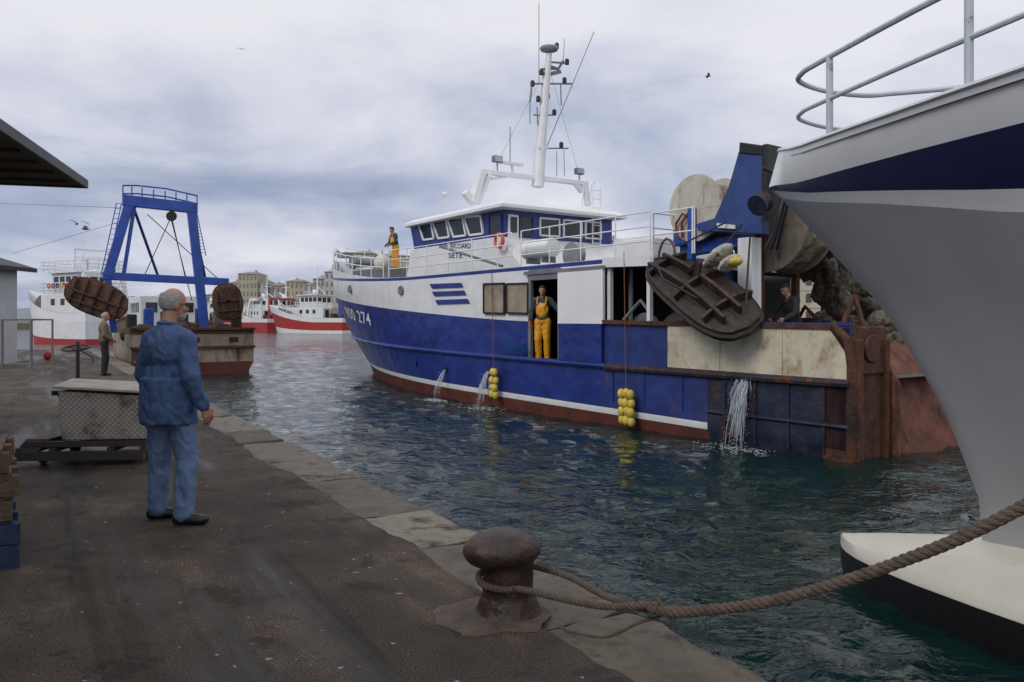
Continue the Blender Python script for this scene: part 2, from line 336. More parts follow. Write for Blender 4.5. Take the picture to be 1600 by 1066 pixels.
def quay():
    m=MB();rows=[[],[]]
    s=-14
    while s<SE:
        e=-.66+.06*noise.noise(V((s*1.7,0,0)))+.09*noise.noise(V((s*.5,3,0)))+.03*noise.noise(V((s*6,0,2)))+.012*noise.noise(V((s*22,0,2)))
        rows[0].append(qp(s,e,0));rows[1].append(qp(s,-70,0));s+=.04
    m.grid(rows);o=m.build('asphalt_quay',asphalt_mat(),None,smooth=False);tag(o,None,None,kind='structure')
    m=MB();s=-14;random.seed(3)
    while s<SE:
        L=random.uniform(.85,2.1);g=.018;z=random.uniform(-.03,-.006);m.m=random.choice((0,0,1,2));mi=m.m
        a,b=s+g,s+L-g;i0=-.86;o0=random.uniform(-.05,.012);ph=random.random()*50
        nseg=26
        top=[a+(b-a)*k/nseg for k in range(nseg+1)]
        prof=[(i0,z-.3),(i0,z),(-.66,z),(-.52,z),(-.4,z),(-.28,z),(-.16,z),(o0-.07,z),(o0-.03,z-.018),(o0,z-.06),(o0,-.42)]
        rows=[]
        for kk,(nn,zq) in enumerate(prof):
            row=[]
            for ii,ss in enumerate(top):
                en=1 if ii in(0,nseg) else 0
                wob=.045*noise.noise(V((ss*3,1,ph)))*(1 if kk>=7 else .2)+.035*noise.noise(V((ss*11,2,ph)))*(1 if kk>=7 else 0)
                row.append(qp(ss+.04*noise.noise(V((nn*6,ph,ss)))*en,nn+wob,zq+.014*noise.noise(V((ss*3,nn*3,ph)))+.009*noise.noise(V((ss*13,nn*13,ph)))-.016*en*(1 if 0<kk<9 else 0)))
            rows.append(row)
        m.grid(rows,lambda i,j,mi=mi:mi);vv=[r[0] for r in rows];m.add(vv,[tuple(range(len(vv)))]);vv=[r[-1] for r in rows];m.add(vv,[tuple(range(len(vv)))])
        s+=L
    def st(nm,c): return mat(nm,c,.75,var=.5,vs=2.2,bump=1,bs=16,rust=.36,rustc=(.06,.047,.034),rs=2.2,streak=1,rp=.12)
    o=m.build('kerb',[st('limestone',(.19,.16,.12)),st('limestone_dark',(.135,.113,.085)),st('limestone_pale',(.24,.21,.165))],None,smooth=True);tag(o,None,None,kind='structure')
    m=MB();m.prism([qp(-14,-.05,-.41),qp(SE,-.05,-.41),qp(SE,-70,-.41),qp(-14,-70,-.41)],(0,0,-2.2))
    m.prism([qp(-14,-.85,-.06),qp(SE,-.85,-.06),qp(SE,-70,-.06),qp(-14,-70,-.06)],(0,0,-.345))
    o=m.build('quay_wall',mat('quay_wall',(.05,.05,.042),.8,var=.5,vs=2,bump=.8,bs=12),None,smooth=False);tag(o,None,None,kind='structure')
quay()
# ================================================================ BLUE TRAWLER
T=Fr((7.78,14.02),(-.582,.813))
def stem(z):
    P=[(-1,22.4),(0,22.8),(1.24,24.8),(2.92,26.5),(5.2,27.0)]
    for (z0,a0),(z1,a1) in zip(P,P[1:]):
        if z<=z1: return a0+(a1-a0)*(z-z0)/(z1-z0)
    return 27.0
def hb(a,z):
    zn=min(1,max(0,z/3.4));s0=.42+.14*zn;p=2.0+.25*zn;s=min(1,a/stem(z));f=1 if s<s0 else 1-((s-s0)/(1-s0))**p
    return 3.2*f*(1+min(0,z)*.15)
def zdeck(a): return 3.38+(max(0,(a-14)/13)**1.5)*.72
ROWS=[lambda a:-.9,lambda a:.18+.012*a,lambda a:.30+.013*a,lambda a:1.22+.00065*a*a,lambda a:1.75+.0008*a*a,lambda a:2.16+(max(0,(a-8)/18)**1.3)*1.2,
      lambda a:.5*(2.16+(max(0,(a-8)/18)**1.3)*1.2+zdeck(a)),zdeck,lambda a:zdeck(a)+.09,lambda a:zdeck(a)+.10+(max(0,(a-16)/11.5)**1.2)*.72]
XS=[0,.32,1,2,2.81,3.75,4.6,5.56,7.05,8.12,9,10,11,12,13,14,15,16,17,18,19,19.8,20.6,21.3,22,22.5,23,23.4,23.7,23.9,24]
def hrow(k,side):
    out=[]
    for x in XS:
        a=x;z=0
        for _ in range(4):
            z=ROWS[k](a);a=x+(stem(z)-24)*(x/24)**4
        out.append(V((a,side*hb(a,z),z)))
    return out
tr=thing('blue_trawler','large blue and white fishing trawler under way, tall mast amidships, rusty stern','fishing boat',T.org(),T.rz)
m=MB()
def hm(i,j):
    aft=XS[j]<2.81
    if i==0: return 4 if aft else 3
    if i==1: return 4 if aft else 1
    if i==2: return 4 if aft else (5 if XS[j]<5.5 else 0)
    if i in(3,4): return 5 if XS[j]<5.5 else 0
    if i in(5,6): return 1
    if i==7: return 0
    return 1
def skp(i,j): return (i>=5 and XS[j]<5.56) or (i in(3,4,5,6) and 7.05<=XS[j]<8.12)
def sks(i,j): return (i>=5 and XS[j]<5.56)
m.grid([hrow(k,1) for k in range(10)],hm,skp);m.grid([hrow(k,-1) for k in range(10)],hm,sks)
m.build('hull',[blue,white,blue,red,darkr,blueb],tr,weld=.002)
for sgn in (1,-1):
    m=MB();m.box((.25,sgn*2.7,.65),(.5,1.0,2.9));m.prism([(0,sgn*2.2,2.1),(0,sgn*3.2,2.1),(-.05,sgn*3.2,1.35),(-.05,sgn*2.2,1.35)],(.7,0,0))
    m.bar((0,sgn*3.12,2.1),(3.75,sgn*3.12,2.16),.16,.08);m.bar((-.04,sgn*3.1,0),(-.04,sgn*3.1,1.9),.16,.14);m.bar((-.04,sgn*2.3,0),(-.04,sgn*2.3,1.9),.12,.1)
    m.tube([(.0,sgn*3.17,-.2),(0,sgn*3.17,1.5),(.06,sgn*3.17,1.9),(.35,sgn*3.17,2.12)],.09,10)
    m.build('stern_pillar',rust,tr,smooth=False,bevel=.03)
m=MB();m.grid([[V((x+.05*noise.noise(V((x*3,b*3,1))),b,z+.05*noise.noise(V((x*2,b*2,5))))) for b in [-2.2+.2*k for k in range(23)]] for x,z in ((3.0,1.9),(2.2,1.95),(1.5,1.9),(1.0,1.72),(.6,1.4),(.3,1.0),(.1,.5),(-.1,0),(-.3,-.6))])
for s in(1,-1): m.prism([(3.2,s*2.19,1.35),(.2,s*2.19,.2),(-.2,s*2.19,-.3),(-.2,s*2.19,1.2),(.4,s*2.19,2.1),(3.2,s*2.19,2.1)],(0,-s*.05,0))
m.build('stern_ramp',rustr,tr)
m=MB();m.lathe([(.1,0),(.2,0),(.22,.03),(.2,.05),(.12,.05)],(-.03,2.72,1.75),20,Matrix.Rotation(R(-90),3,'Y'));m.build('fairlead',rust,tr)
m=MB();m.grid([[V((a,k*(hb(a,1.2)-.12),1.24)) for k in(-1,0,1)] for a in (.1,3,6,9,12,15,17,19,21,22.5,23.5)]);m.build('main_deck',deckm,tr,smooth=False)
m=MB();rows=[]
for a in [4.2,5.56,8,11,14,16,18,20,22,23.5,24.8,25.6,26.3]:
    z=zdeck(a)+.04;h=hb(a,z)*.985-.01;rows.append([V((a,h*k,z)) for k in(-1,-.5,0,.5,1)])
m.grid(rows)
m.box((4.9,0,3.36),(1.5,6.3,.12));m.build('upper_deck',mat('upper_deck_green',(.12,.15,.14),.7,rust=.1),tr,smooth=False)
m=MB()
for s in(1,-1): m.bar((4.2,s*3.2,3.36),(5.6,s*3.2,3.40),.06,.2)
m.bar((4.18,-3.2,3.36),(4.18,3.2,3.36),.06,.2)
m.build('deck_edge',white,tr,smooth=False)
for s in (1,-1):
    MB().tube([V((a,s*(hb(a,ROWS[3](a))+.03),ROWS[3](a))) for a in [5.5,6,7,8,9,10,12,14,15,16,17,18,19,20,21,22,23,24,24.6]],.065,8).build('rub_rail',blue,tr)
    MB().tube([V((a,s*3.23,1.22)) for a in [0,1,2,3,4,5,5.5]],.07,8).build('rub_rail',mat('rusted_rail',(.022,.022,.04),.7,var=.5,rust=.42,rs=4,streak=1),tr)
for s in (1,):
    MB().tube([V((a,s*3.22,.55)) for a in (0,1,2,2.8)],.035,6).build('hull_rib',darkr,tr)
    for a in (.45,1.1,1.75,2.4): MB().bar((a,s*3.21,.1),(a,s*3.21,1.18),.04,.04).build('hull_rib',darkr,tr,smooth=False)
    for a in (3.4,4.4,5.3): MB().bar((a,s*3.21,.5),(a,s*3.21,1.18),.025,.025).build('hull_rib',blueb,tr,smooth=False)
def hp(px,py,off=.02):
    best=None
    for i in range(1300):
        a=i*.0207;r=(px-800)/F;z=2
        for _ in range(3):
            b=hb(a,z);wp=T.w((a,b,0));z=CH-(py-HZ)*wp.y/F-WZ
        wp=T.w((a,b,0));d=abs(wp.x/wp.y-r)
        if best is None or d<best[0]: best=(d,a,b,z)
    d,a,b,z=best
    e=.1;tb=(hb(a+e,z)-hb(a-e,z))/(2*e);nv=V((-tb,1,0)).normalized()
    return V((a,b,z))+nv*off
m=MB();m.prism([(.02,3.205,1.28),(3.75,3.205,1.3),(3.75,3.205,2.1),(.35,3.205,2.06),(.02,3.205,1.6)],(0,.03,0));o=m.build('bulwark_panel',panel,tr,smooth=False);o['label']='rust stained cream plate'
MB().bar((.3,3.23,2.09),(3.8,3.23,2.13),.08,.07).bar((3.8,3.23,2.13),(5.56,3.23,2.16),.1,.08).build('bulwark_cap',rust,tr,smooth=False)
for a in (1.2,2.5): MB().bar((a,3.245,1.32),(a,3.245,2.04),.02,.015).build('plate_seam',panel,tr,smooth=False)
m=MB();m.m=0;m.box((6.28,3.25,2.72),(1.5,.06,1.2));m.m=1;m.box((6.28,3.26,1.71),(1.42,.06,.82));o=m.build('sliding_door',[whitec,blue],tr,smooth=False);o['label']='white and blue sliding door pushed open'
m=MB();m.bar((5.5,3.26,3.3),(8.3,3.26,3.3),.05,.08);m.bar((7.03,3.2,1.25),(7.03,3.2,3.36),.1,.08);m.bar((8.14,3.2,1.25),(8.14,3.2,3.36),.1,.08);m.bar((7.03,3.2,3.25),(8.14,3.2,3.25),.1,.25);m.build('door_frame',grey,tr,smooth=False)
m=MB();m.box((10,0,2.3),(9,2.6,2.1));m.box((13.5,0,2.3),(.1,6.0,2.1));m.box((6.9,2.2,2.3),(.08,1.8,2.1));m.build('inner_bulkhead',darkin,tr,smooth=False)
m=MB()
for k in range(6): m.box((4.4+k*.33,1.0,1.9+.12*(k%3)),(.34,.5,1.1+.2*(k%2)))
m.tube([(4.4,2.6,1.9),(5.4,2.6,2.0),(5.4,2.6,3.3)],.05,6);m.tube([(4.5,2.9,2.3),(4.9,2.8,2.6),(5.3,2.9,2.2)],.04,6)
m.lathe([(.1,-.5),(.45,-.5),(.45,-.44),(.25,-.42),(.25,.42),(.45,.44),(.45,.5),(.1,.5)],(4.9,2.2,1.9),20,Matrix.Rotation(R(90),3,'X'));m.build('hauling_winch',grey,tr)
for a in (4.35,5.5): MB().bar((a,3.1,1.25),(a,3.1,3.3),.09,.09).build('deck_post',white,tr,smooth=False)
for x0,x1 in ((757,789),(793,826)):
    window(tr,[T.pb(x0,444,3.22),T.pb(x1,443,3.22),T.pb(x1,490,3.22),T.pb(x0,489,3.22)],(0,1,0),black,curtain,.045)
for i,(x0,x1,y) in enumerate(((672,722,447),(676,727,459),(681,732,472))):
    m=MB();A=[hp(x0,y-3),hp(x1,y-5),hp(x1+3,y+2),hp(x0+4,y+4)];m.add([p+V((0,.012,0)) for p in A],[(0,1,2,3)]);m.build('stripe_emblem',blue,tr,smooth=False)
for px,py in ((628,454),(548,452)):
    p=hp(px,py,.01);m=MB();m.lathe([(.10,0),(.14,0),(.14,.05),(.10,.05)],p,16,Matrix.Rotation(R(-90),3,'X'));o=m.build('porthole',grey,tr);MB().lathe([(.0,.0),(.10,0),(.10,.02),(0,.02)],p,16,Matrix.Rotation(R(-90),3,'X')).build('pane',glass,o)
for px,py in ((697,577),(765,577),(650,566),(1166,594)):
    p=hp(px,py,0);MB().lathe([(.05,0),(.09,0),(.09,.05),(.05,.05)],p,12,Matrix.Rotation(R(-90),3,'X')).build('scupper',darkr,tr)
def letter(txt,pL,pR,hgt,mm,name,on=None):
    vs,fs,wd=text_geo(txt);m=MB();k=hgt/.72;out=[]
    for v in vs:
        u=v.x/wd;a=pL.x+(pR.x-pL.x)*u;z=pL.z+(pR.z-pL.z)*u+v.y*k
        b=hb(a,z)+.03 if on is None else on
        out.append(V((a,b,z)))
    m.add(out,fs);o=m.build(name,mm,tr,smooth=False);return o
o=letter('900 274',hp(545,496),hp(582,509),.42,whitec,'lettering');o['label']='white number on the bow'
def letter2(txt,x0,x1,yb,h,b):
    return letter(txt,T.pb(x0,yb,b),T.pb(x1,yb,b),h,navy,'lettering',on=b)
WB=2.0
aA=T.pb(787,400,WB).x;aF=T.pb(651,400,WB).x
m=MB();m.prism([(aA-1.2,-WB-.12,3.44),(aF+.5,-WB-.12,3.44),(aF+.2,-WB-.12,4.48),(aA,-WB-.12,4.48)] ,(0,2*WB+.24,0));m.build('deckhouse',white,tr,smooth=False,bevel=.02)
m=MB();m.prism([(aA,-WB,4.49),(aF+.15,-WB,4.49),(aF+.42,-WB,5.23),(aA,-WB,5.23)],(0,2*WB,0));m.build('wheelhouse',blue,tr,smooth=False)
letter2('RENE RICCIARDI',686,737,388,.15,WB+.13);letter2('SETE',701,722,403,.16,WB+.13)
m=MB()
lo=[V((aA-.45,-2.2,5.22)),V((aF+.4,-2.1,5.22)),V((aF+.75,-1.2,5.22)),V((aF+.75,1.2,5.22)),V((aF+.4,2.25,5.22)),V((aA-.45,2.38,5.22))]
mid=[p+V((0,0,.10)) for p in lo];cx=V(((aA+aF)/2,0,0));hi=[V((cx.x+(p.x-cx.x)*.93,p.y*.9,5.44)) for p in lo]
m.add(lo+mid+hi,[tuple(range(6)),tuple(range(12,18))]+[(i,(i+1)%6,6+(i+1)%6,6+i) for i in range(6)]+[(6+i,6+(i+1)%6,12+(i+1)%6,12+i) for i in range(6)])
m.build('wheelhouse_roof',whitec,tr,smooth=False,bevel=.015)
for x0,x1,sl in ((654,674,9),(677,698,9),(701,724,9),(727,752,8)):
    yt=lambda x:345-(x-654)*.09;yb=lambda x:375-(x-654)*.10
    window(tr,[T.pb(x0,yt(x0)+2,WB),T.pb(x1,yt(x1)+1,WB),T.pb(x1+sl-4,yb(x1),WB),T.pb(x0+sl,yb(x0),WB)],(0,1,0),whitec,glass,.06)
window(tr,[T.pb(765,337,WB),T.pb(784,335,WB),T.pb(784,366,WB),T.pb(765,368,WB)],(0,1,0),blueb,glass,.05)
for x0,x1 in ((843,873),(880,908),(914,938)):
    window(tr,[T.pa(x0,341+(x0-843)*.08,aA),T.pa(x1,341+(x1-843)*.08,aA),T.pa(x1,368+(x1-843)*.06,aA),T.pa(x0,368+(x0-843)*.06,aA)],(-1,0,0),whitec,glass,.05)
window(tr,[T.pa(812,338,aA),T.pa(832,339,aA),T.pa(832,367,aA),T.pa(812,367,aA)],(-1,0,0),blueb,glass,.05)
A=[T.pa(793,335,aA),T.pa(809,337,aA),T.pa(809,398,aA),T.pa(793,400,aA)]
m=MB();m.prism([p+V((-.01,0,0)) for p in A],(-.04,0,0));o=m.build('door',whitec,tr,smooth=False)
A2=[T.pa(796,339,aA),T.pa(806,340,aA),T.pa(806,364,aA),T.pa(796,364,aA)];MB().prism([p+V((-.055,0,0)) for p in A2],(-.01,0,0)).build('pane',glass,o,smooth=False)
m=MB();m.box((aA-3.1,-1.3,3.9),(2.2,2.2,.95));m.build('companionway',white,tr,smooth=False,bevel=.03)
m=MB();m.box((6.2,1.2,3.75),(1.0,.8,.6));m.build('deck_locker',white,tr,smooth=False,bevel=.03)
def edge(a,s): z=max(zdeck(a)+.1,ROWS[9](a));return V((a,s*(hb(a,z)-.06),z))
for s in (1,-1):
    railing(tr,[edge(a,s) for a in (26.4,25.8,25,24,23,22,21,20,19,18,17,16)],.62,(1,.55),.018,1.0)
    railing(tr,[edge(a,s) for a in (15.6,14,13,12,11,10,9)],.86,(1,.66,.33),.017,1.2)
    railing(tr,[edge(a,s) for a in (8.6,7,6,5,4.3)],.86,(1,.66,.33),.016,1.1)
railing(tr,[V((4.25,3.1,3.44)),V((4.25,-3.1,3.44))],.86,(1,.66,.33),.016,1.1)
railing(tr,[V((4.25,3.1,3.44)),V((3.2,3.1,3.44))],.86,(1,.5),.016,1.0)
m=MB();m.tube([T.pb(690,386,2.9),T.pb(785,416,2.9)],.035,6);m.build('boom',grey,tr)
m=MB();m.box((21.8,-.2,3.95),(3.4,2.0,.5));m.lathe([(.3,-.6),(.3,-.5),(.18,-.5),(.18,.5),(.3,.5),(.3,.6)],(24.0,0,4.6),16,Matrix.Rotation(R(90),3,'X'));m.build('windlass',grey,tr)
m=MB();m.tube([(25.4,0.3,4.9),(26.4,.2,5.25),(27.0,.1,5.1)],.06,6);m.box((26.0,0,5.05),(.8,.4,.22));m.build('anchor_roller',grey,tr)
aM=12.9
def pa(x,y,a=None): return T.pa(x,y,aM if a is None else a)
m=MB()
m.bar(pa(738,318),pa(752,270),.3,.2);m.bar(pa(745,318),pa(766,270),.2,.14);m.bar(pa(750,268),pa(914,287),.16,.15);m.bar(pa(913,284),pa(919,322),.18,.16);m.bar(pa(898,286),pa(909,300),.14,.14);m.bar(pa(726,300),pa(740,318),.2,.2);m.bar(pa(768,280),pa(800,274),.08,.08)
m.build('mast_arch',whitec,tr,smooth=False,bevel=.02)
m=MB();m.tube([pa(840,292),pa(842,262),pa(847,200),pa(853,130),pa(858,84)],[.2,.19,.16,.13,.09],10);m.bar(pa(838,232),pa(852,232),.3,.1);m.build('mast',white,tr)
MB().tube([pa(836,285),pa(843,200),pa(850,140)],.03,6).build('cable_run',black,tr)
m=MB();m.bar(pa(830,131),pa(893,131),.05,.05);m.bar(pa(856,97),pa(886,99),.05,.05);m.bar(pa(852,232),pa(888,232),.04,.04);m.bar(pa(846,108),pa(868,108),.05,.05);m.bar(pa(834,180),pa(866,180),.04,.04);m.bar(pa(850,118),pa(876,112),.05,.12)
m.tube([pa(860,104),pa(872,108),pa(880,96)],.05,6);m.tube([pa(831,133),pa(828,160)],.03,6);m.tube([pa(828,160),pa(828,194)],.015,5);m.tube([pa(876,133),pa(877,165)],.02,5);m.tube([pa(839,168),pa(840,195)],.02,5)
m.build('mast_arm',grey,tr)
m=MB();p=pa(858,76);m.lathe([(.05,-.12),(.1,-.1),(.27,-.06),(.3,0),(.27,.05),(.1,.1),(.02,.11)],p,20);m.build('satellite_dome',mat('dome_grey',(.3,.31,.3),.6),tr)
for x,y in ((886,97),(882,126),(846,113),(841,155),(832,131),(877,227),(843,219),(870,72),(866,176),(856,150)):
    p=pa(x,y);m=MB();m.lathe([(.03,-.09),(.07,-.08),(.07,.06),(.04,.1),(.01,.1)],p,10);m.build('navigation_lamp',black,tr)
for A,B,r in (((842,5),(842,130),.012),((797,198),(797,258),.015),((928,50),(848,245),.014),((882,60),(880,100),.01),((881,235),(882,275),.012),((870,236),(870,276),.012)):
    MB().tube([pa(*A),pa(*B)],r,5).build('antenna',grey,tr)
for A,B in (((852,110),(770,268)),((856,100),(908,284))):
    MB().tube([pa(*A),pa(*B)],.004,4).build('stay_wire',cable,tr)
for x,y in ((777,249),(905,268)):
    p=pa(x,y);m=MB();m.box(p,(.16,.32,.2));m.bar(p-V((0,0,.1)),p-V((0,0,.35)),.04,.04);o=m.build('floodlight',grey,tr,bevel=.02);MB().box(p+V((-.085,0,0)),(.01,.26,.15)).build('lens',mat('lens',(.35,.5,.5),.1),o)
m=MB();m.box(pa(800,256),(.12,.8,.08));m.bar(pa(800,258),pa(801,270),.06,.06);m.build('radar_scanner',whitec,tr)
m=MB();m.ell(pa(695,304,aF-1.5),(.09,.09,.08));m.tube([pa(695,306,aF-1.5),pa(695,322,aF-1.5)],.02);m.build('gps_dome',whitec,tr)
m=MB()
A0=T.pa(926,380,aA-.1);A1=T.pa(938,381,aA-.1)
zt=T.pa(932,290,aA-.1).z
for q in(A0,A1): m.tube([V((q.x,q.y,3.5)),V((q.x,q.y,zt)),V((q.x+.15,q.y,zt+.15)),V((q.x+.4,q.y,zt+.1)),V((q.x+.5,q.y,5.42))],.02,6)
z=3.7
while z<zt: m.tube([V((A0.x,A0.y,z)),V((A1.x,A1.y,z))],.013,5);z+=.26
m.build('ladder',whitec,tr)
# ---- stern gantry + drums
gb=2.7
G=lambda x,y,b=gb:T.pb(x,y,b)
m=MB()
m.prism([G(1157,226),G(1190,230),G(1190,366),G(1090,361),G(1087,350),G(1116,341),G(1138,292)],(0,-.22,0))
m.build('gantry_head',bluegh,tr,smooth=False,bevel=.015)
m=MB();m.prism([G(1155,222,gb+.02),G(1190,227,gb+.02),G(1190,243,gb+.02),G(1154,240,gb+.02)],(0,-.3,0))
ax=G(1191,230).x-.02
m.prism([T.pa(1190,226,ax),T.pa(1234,236,ax),T.pa(1232,250,ax),T.pa(1214,285,ax),T.pa(1206,330,ax),T.pa(1190,346,ax)],(-.12,0,0));m.build('sheave_housing',black,tr,smooth=False,bevel=.02)
MB().lathe([(.08,-.1),(.19,-.1),(.15,0),(.19,.1),(.08,.1)],T.pa(1188,318,ax-.25),18,Matrix.Rotation(R(60),3,'X')).build('sheave',darkr,tr)
m=MB();q=G(1170,372,gb-.12);m.box((q.x,gb-.14,1.2+(q.z-1.2)/2),(.3,.28,q.z-1.2));m.build('gantry_leg',white,tr,smooth=False)
MB().box((q.x,-gb+.2,1.2+(q.z-1.2)/2),(.34,.34,q.z-1.2)).build('gantry_leg',white,tr,smooth=False)
m=MB();m.prism([G(1122,349,gb+.02),G(1150,352,gb+.02),G(1150,358,gb+.02),G(1122,356,gb+.02)],(0,.04,0));m.build('gantry_mark',white,tr,smooth=False)
MB().bar((q.x+.3,2.3,q.z),(q.x+1.9,2.2,q.z-.1),.22,.22).build('gantry_strut',bluef,tr,smooth=False)
def drum(c,r,wd,core,mf,mr,nm,lump=.02):
    m=MB();Mx=Matrix.Rotation(R(90),3,'X')
    for s in(-1,1):
        m.lathe([(.05,s*wd/2-.03),(r,s*wd/2-.03),(r,s*wd/2+.03),(r*.93,s*wd/2+.03),(r*.91,s*wd/2+.01),(.2,s*wd/2+.01),(.2,s*wd/2+.05),(.05,s*wd/2+.05)],c,32,Mx)
        for k in range(6): an=k*math.pi/3;m.bar(V(c)+V((.15*math.cos(an),-s*(wd/2+.02),.15*math.sin(an))),V(c)+V((r*.92*math.cos(an),-s*(wd/2+.02),r*.92*math.sin(an))),.05,.03,(0,1,0))
    o=m.build(nm,mf,tr)
    m=MB();prof=[];rows=[]
    k=int(wd/.06)
    for i in range(k):
        z0=-wd/2+.05+i*(wd-.1)/k;prof+=[(core-.03,z0),(core+.012,z0+.02),(core+.012,z0+.035)]
    for (rr,zq) in prof:
        rows.append([V(c)+Mx@V(((rr+lump*noise.noise(V((math.cos(f)*3,math.sin(f)*3,zq*5)))*2)*math.cos(f),(rr+lump*noise.noise(V((math.cos(f)*3,math.sin(f)*3,zq*5)))*2)*math.sin(f),zq)) for f in [2*math.pi*j/40 for j in range(41)]])
    m.grid(rows);m.build('wound_rope',mr,o)
    return o
c1=G(1108,328,2.1);drum(c1,.66,.8,.5,mat('cream_drum',(.50,.46,.38),.6,rust=.22,rs=3),netb,'warp_drum')
for y in (2.6,1.5): MB().bar((c1.x,y,1.3),(c1.x,y,c1.z),.12,.12).build('drum_support',bluef,tr,smooth=False)
MB().box((c1.x+.35,2.15,c1.z-.45),(.5,.7,.5)).build('hydraulic_motor',bluef,tr,bevel=.04)
c2=G(1220,366,1.5);c2.z=3.95;drum(c2,.86,.8,.78,mat('drum_dark',(.24,.20,.15),.7,rust=.25,rs=3),netb,'net_drum',.05)
c3=T.pb(1282,380,.0);drum(V((c3.x,.05,3.85)),.84,1.3,.76,rust,netd,'net_drum',.12)
for y in (2.0,.9,-.8): MB().bar((c2.x+.1,y,1.2),(c2.x+.1,y,3.8),.12,.12).build('drum_support',rust,tr,smooth=False)
for k in range(2):
    MB().tube([G(1058+k*8,372,2.6),G(1056+k*9,350,2.6),G(1066+k*8,334,2.6),G(1084+k*4,344,2.5),G(1095+k*2,354,2.4)],.025,6).build('hydraulic_hose',mat('hose_red',(.20,.045,.03),.5,rust=.2),tr)
for k in range(3):
    MB().tube([T.pa(1192+k*7,262+k*4,ax-.2),T.pa(1214+k*6,274,ax-.3),T.pa(1224+k*5,310,ax-.3),T.pa(1214+k*5,350,ax-.3),T.pa(1196+k*9,390,ax-.1)],.03,6).build('hydraulic_hose',black,tr)
m=MB();m.lathe([(.2,-.1),(.3,-.1),(.3,.1),(.2,.1)],T.pb(897,399,2.6),20,Matrix.Rotation(R(90),3,'X'));m.lathe([(.02,-.03),(.22,-.03),(.22,.03),(.02,.03)],T.pb(897,399,2.6),20,Matrix.Rotation(R(90),3,'X'));m.build('hose_reel',steel,tr)
for px,bb,hh_ in ((1212,-1.2,.8),(1262,-1.2,1.0),(1305,-1.6,1.4),(1330,-2.4,1.9),(1362,-2.5,1.5)):
    q=T.pb(px,480,bb);m=MB();m.box((q.x,q.y,1.25+hh_/2),(.4,.5,hh_));m.tube([(q.x-.2,q.y,1.25+hh_),(q.x,q.y+.1,1.5+hh_),(q.x+.25,q.y,1.2+hh_)],.05,6);m.build('deck_machinery',rust if bb>-2 else woodd,tr,smooth=False,bevel=.03)
MB().bar(T.pb(1335,462,1.0),T.pb(1312,520,1.6),.07,.07).build('stern_brace',rust,tr,smooth=False);MB().bar(T.pb(1335,462,1.0),T.pb(1352,520,1.2),.07,.07).build('stern_brace',rust,tr,smooth=False)
m=MB();m.prism([T.pb(785,553,3.3),T.pb(818,556,3.3),T.pb(822,538,3.55),T.pb(795,533,3.55)],(0,.02,0.02));m.build('hull_tray',mat('bright_blue',(.03,.13,.5),.5),tr,smooth=False)
m=MB();random.seed(12)
for k in range(34): m.ell((random.uniform(1.2,3.4),random.uniform(-2.2,-.2),1.4+random.random()*.8),(.26,.3,.22),nu=8,nv=6)
for k in range(12): m.cap((c2.x-.3+random.uniform(-.5,.4),random.uniform(.0,.8),3.3),(c2.x-.3+random.uniform(-.6,.5),random.uniform(-.9,.2),2.3+random.random()*.5),.07,.1,8)
o=thing('net_pile','heap of grey green netting between the drums on the trawler stern','net',T.org(),T.rz);rem('netting',m,.035,netd,o,1,.09,9)
q=T.w(T.pb(845,389,2.75));o=thing('life_raft_canister','white ribbed life raft barrel on the blue trawler upper deck','life raft',q,T.rz)
m=MB();pr=[(.02,-.5)]
for i in range(10): z=-.48+i*.105;pr+=[(.22,z),(.235,z+.03),(.235,z+.07),(.22,z+.1)]
pr+=[(.02,.58)];m.lathe(pr,(0,0,0),20,Matrix.Rotation(R(90),3,'Y'));m.build('barrel',whitec,o)
for s in(-.3,.3): MB().box((s,0,-.28),(.06,.4,.14)).build('cradle',grey,o)
q=T.w(T.pb(780,376,2.3));MBo=MB();MBo.tube([V((.3*math.cos(k*.45),0,.3*math.sin(k*.45)))*.6 for k in range(14)],.05,8,True);o=MBo.build('life_ring',mat('ring_orange',(.6,.08,.03),.5));o.location=q;o.rotation_euler=(0,0,T.rz);tag(o,'orange life ring beside the trawler wheelhouse door','life ring')
def fender(px,ytop,y0,y1,label,nc):
    p=T.pb(px,y0,3.38);pt=T.pb(px-4,ytop,3.22);pe=T.pb(px,y1,3.38);wpos=T.w(pe)
    o=thing('fender_bundle',label,'fender',wpos,T.rz,'yellow float bundles hanging on the blue hull')
    h=p.z-pe.z
    for i in range(4):
        for j in range(nc):
            z=h*(i+.5)/4+random.uniform(-.02,.02);x=(j-(nc-1)/2)*.135+random.uniform(-.015,.015)
            m=MB();m.ell((x,.02*((i+j)%2),z),(.08,.08,h/8*1.15),nu=12,nv=8);m.build('float',yellow,o)
    m=MB();m.tube([(0,0,0),(0.02,0,h),(pt.x-pe.x,pt.y-pe.y,pt.z-pe.z)],.009,5);m.build('hanging_rope',mat('orange_rope',(.22,.09,.06),.8),o)
fender(772,420,577,622,'yellow float bundle hanging on the trawler hull below the curtained windows',2)
fender(979,395,608,664,'yellow float bundle hanging on the trawler hull nearer the stern',3)
o=MB().ell((0,0,0),(.29,.29,.31)).tube([(0,0,.3),(0,0,.45)],.04,8).build('buoy_fender',mat('off_white_buoy',(.6,.57,.5),.5));o.location=T.w(T.pb(597,412,2.3));tag(o,'large round off white buoy hanging at the trawler bow rail','buoy')
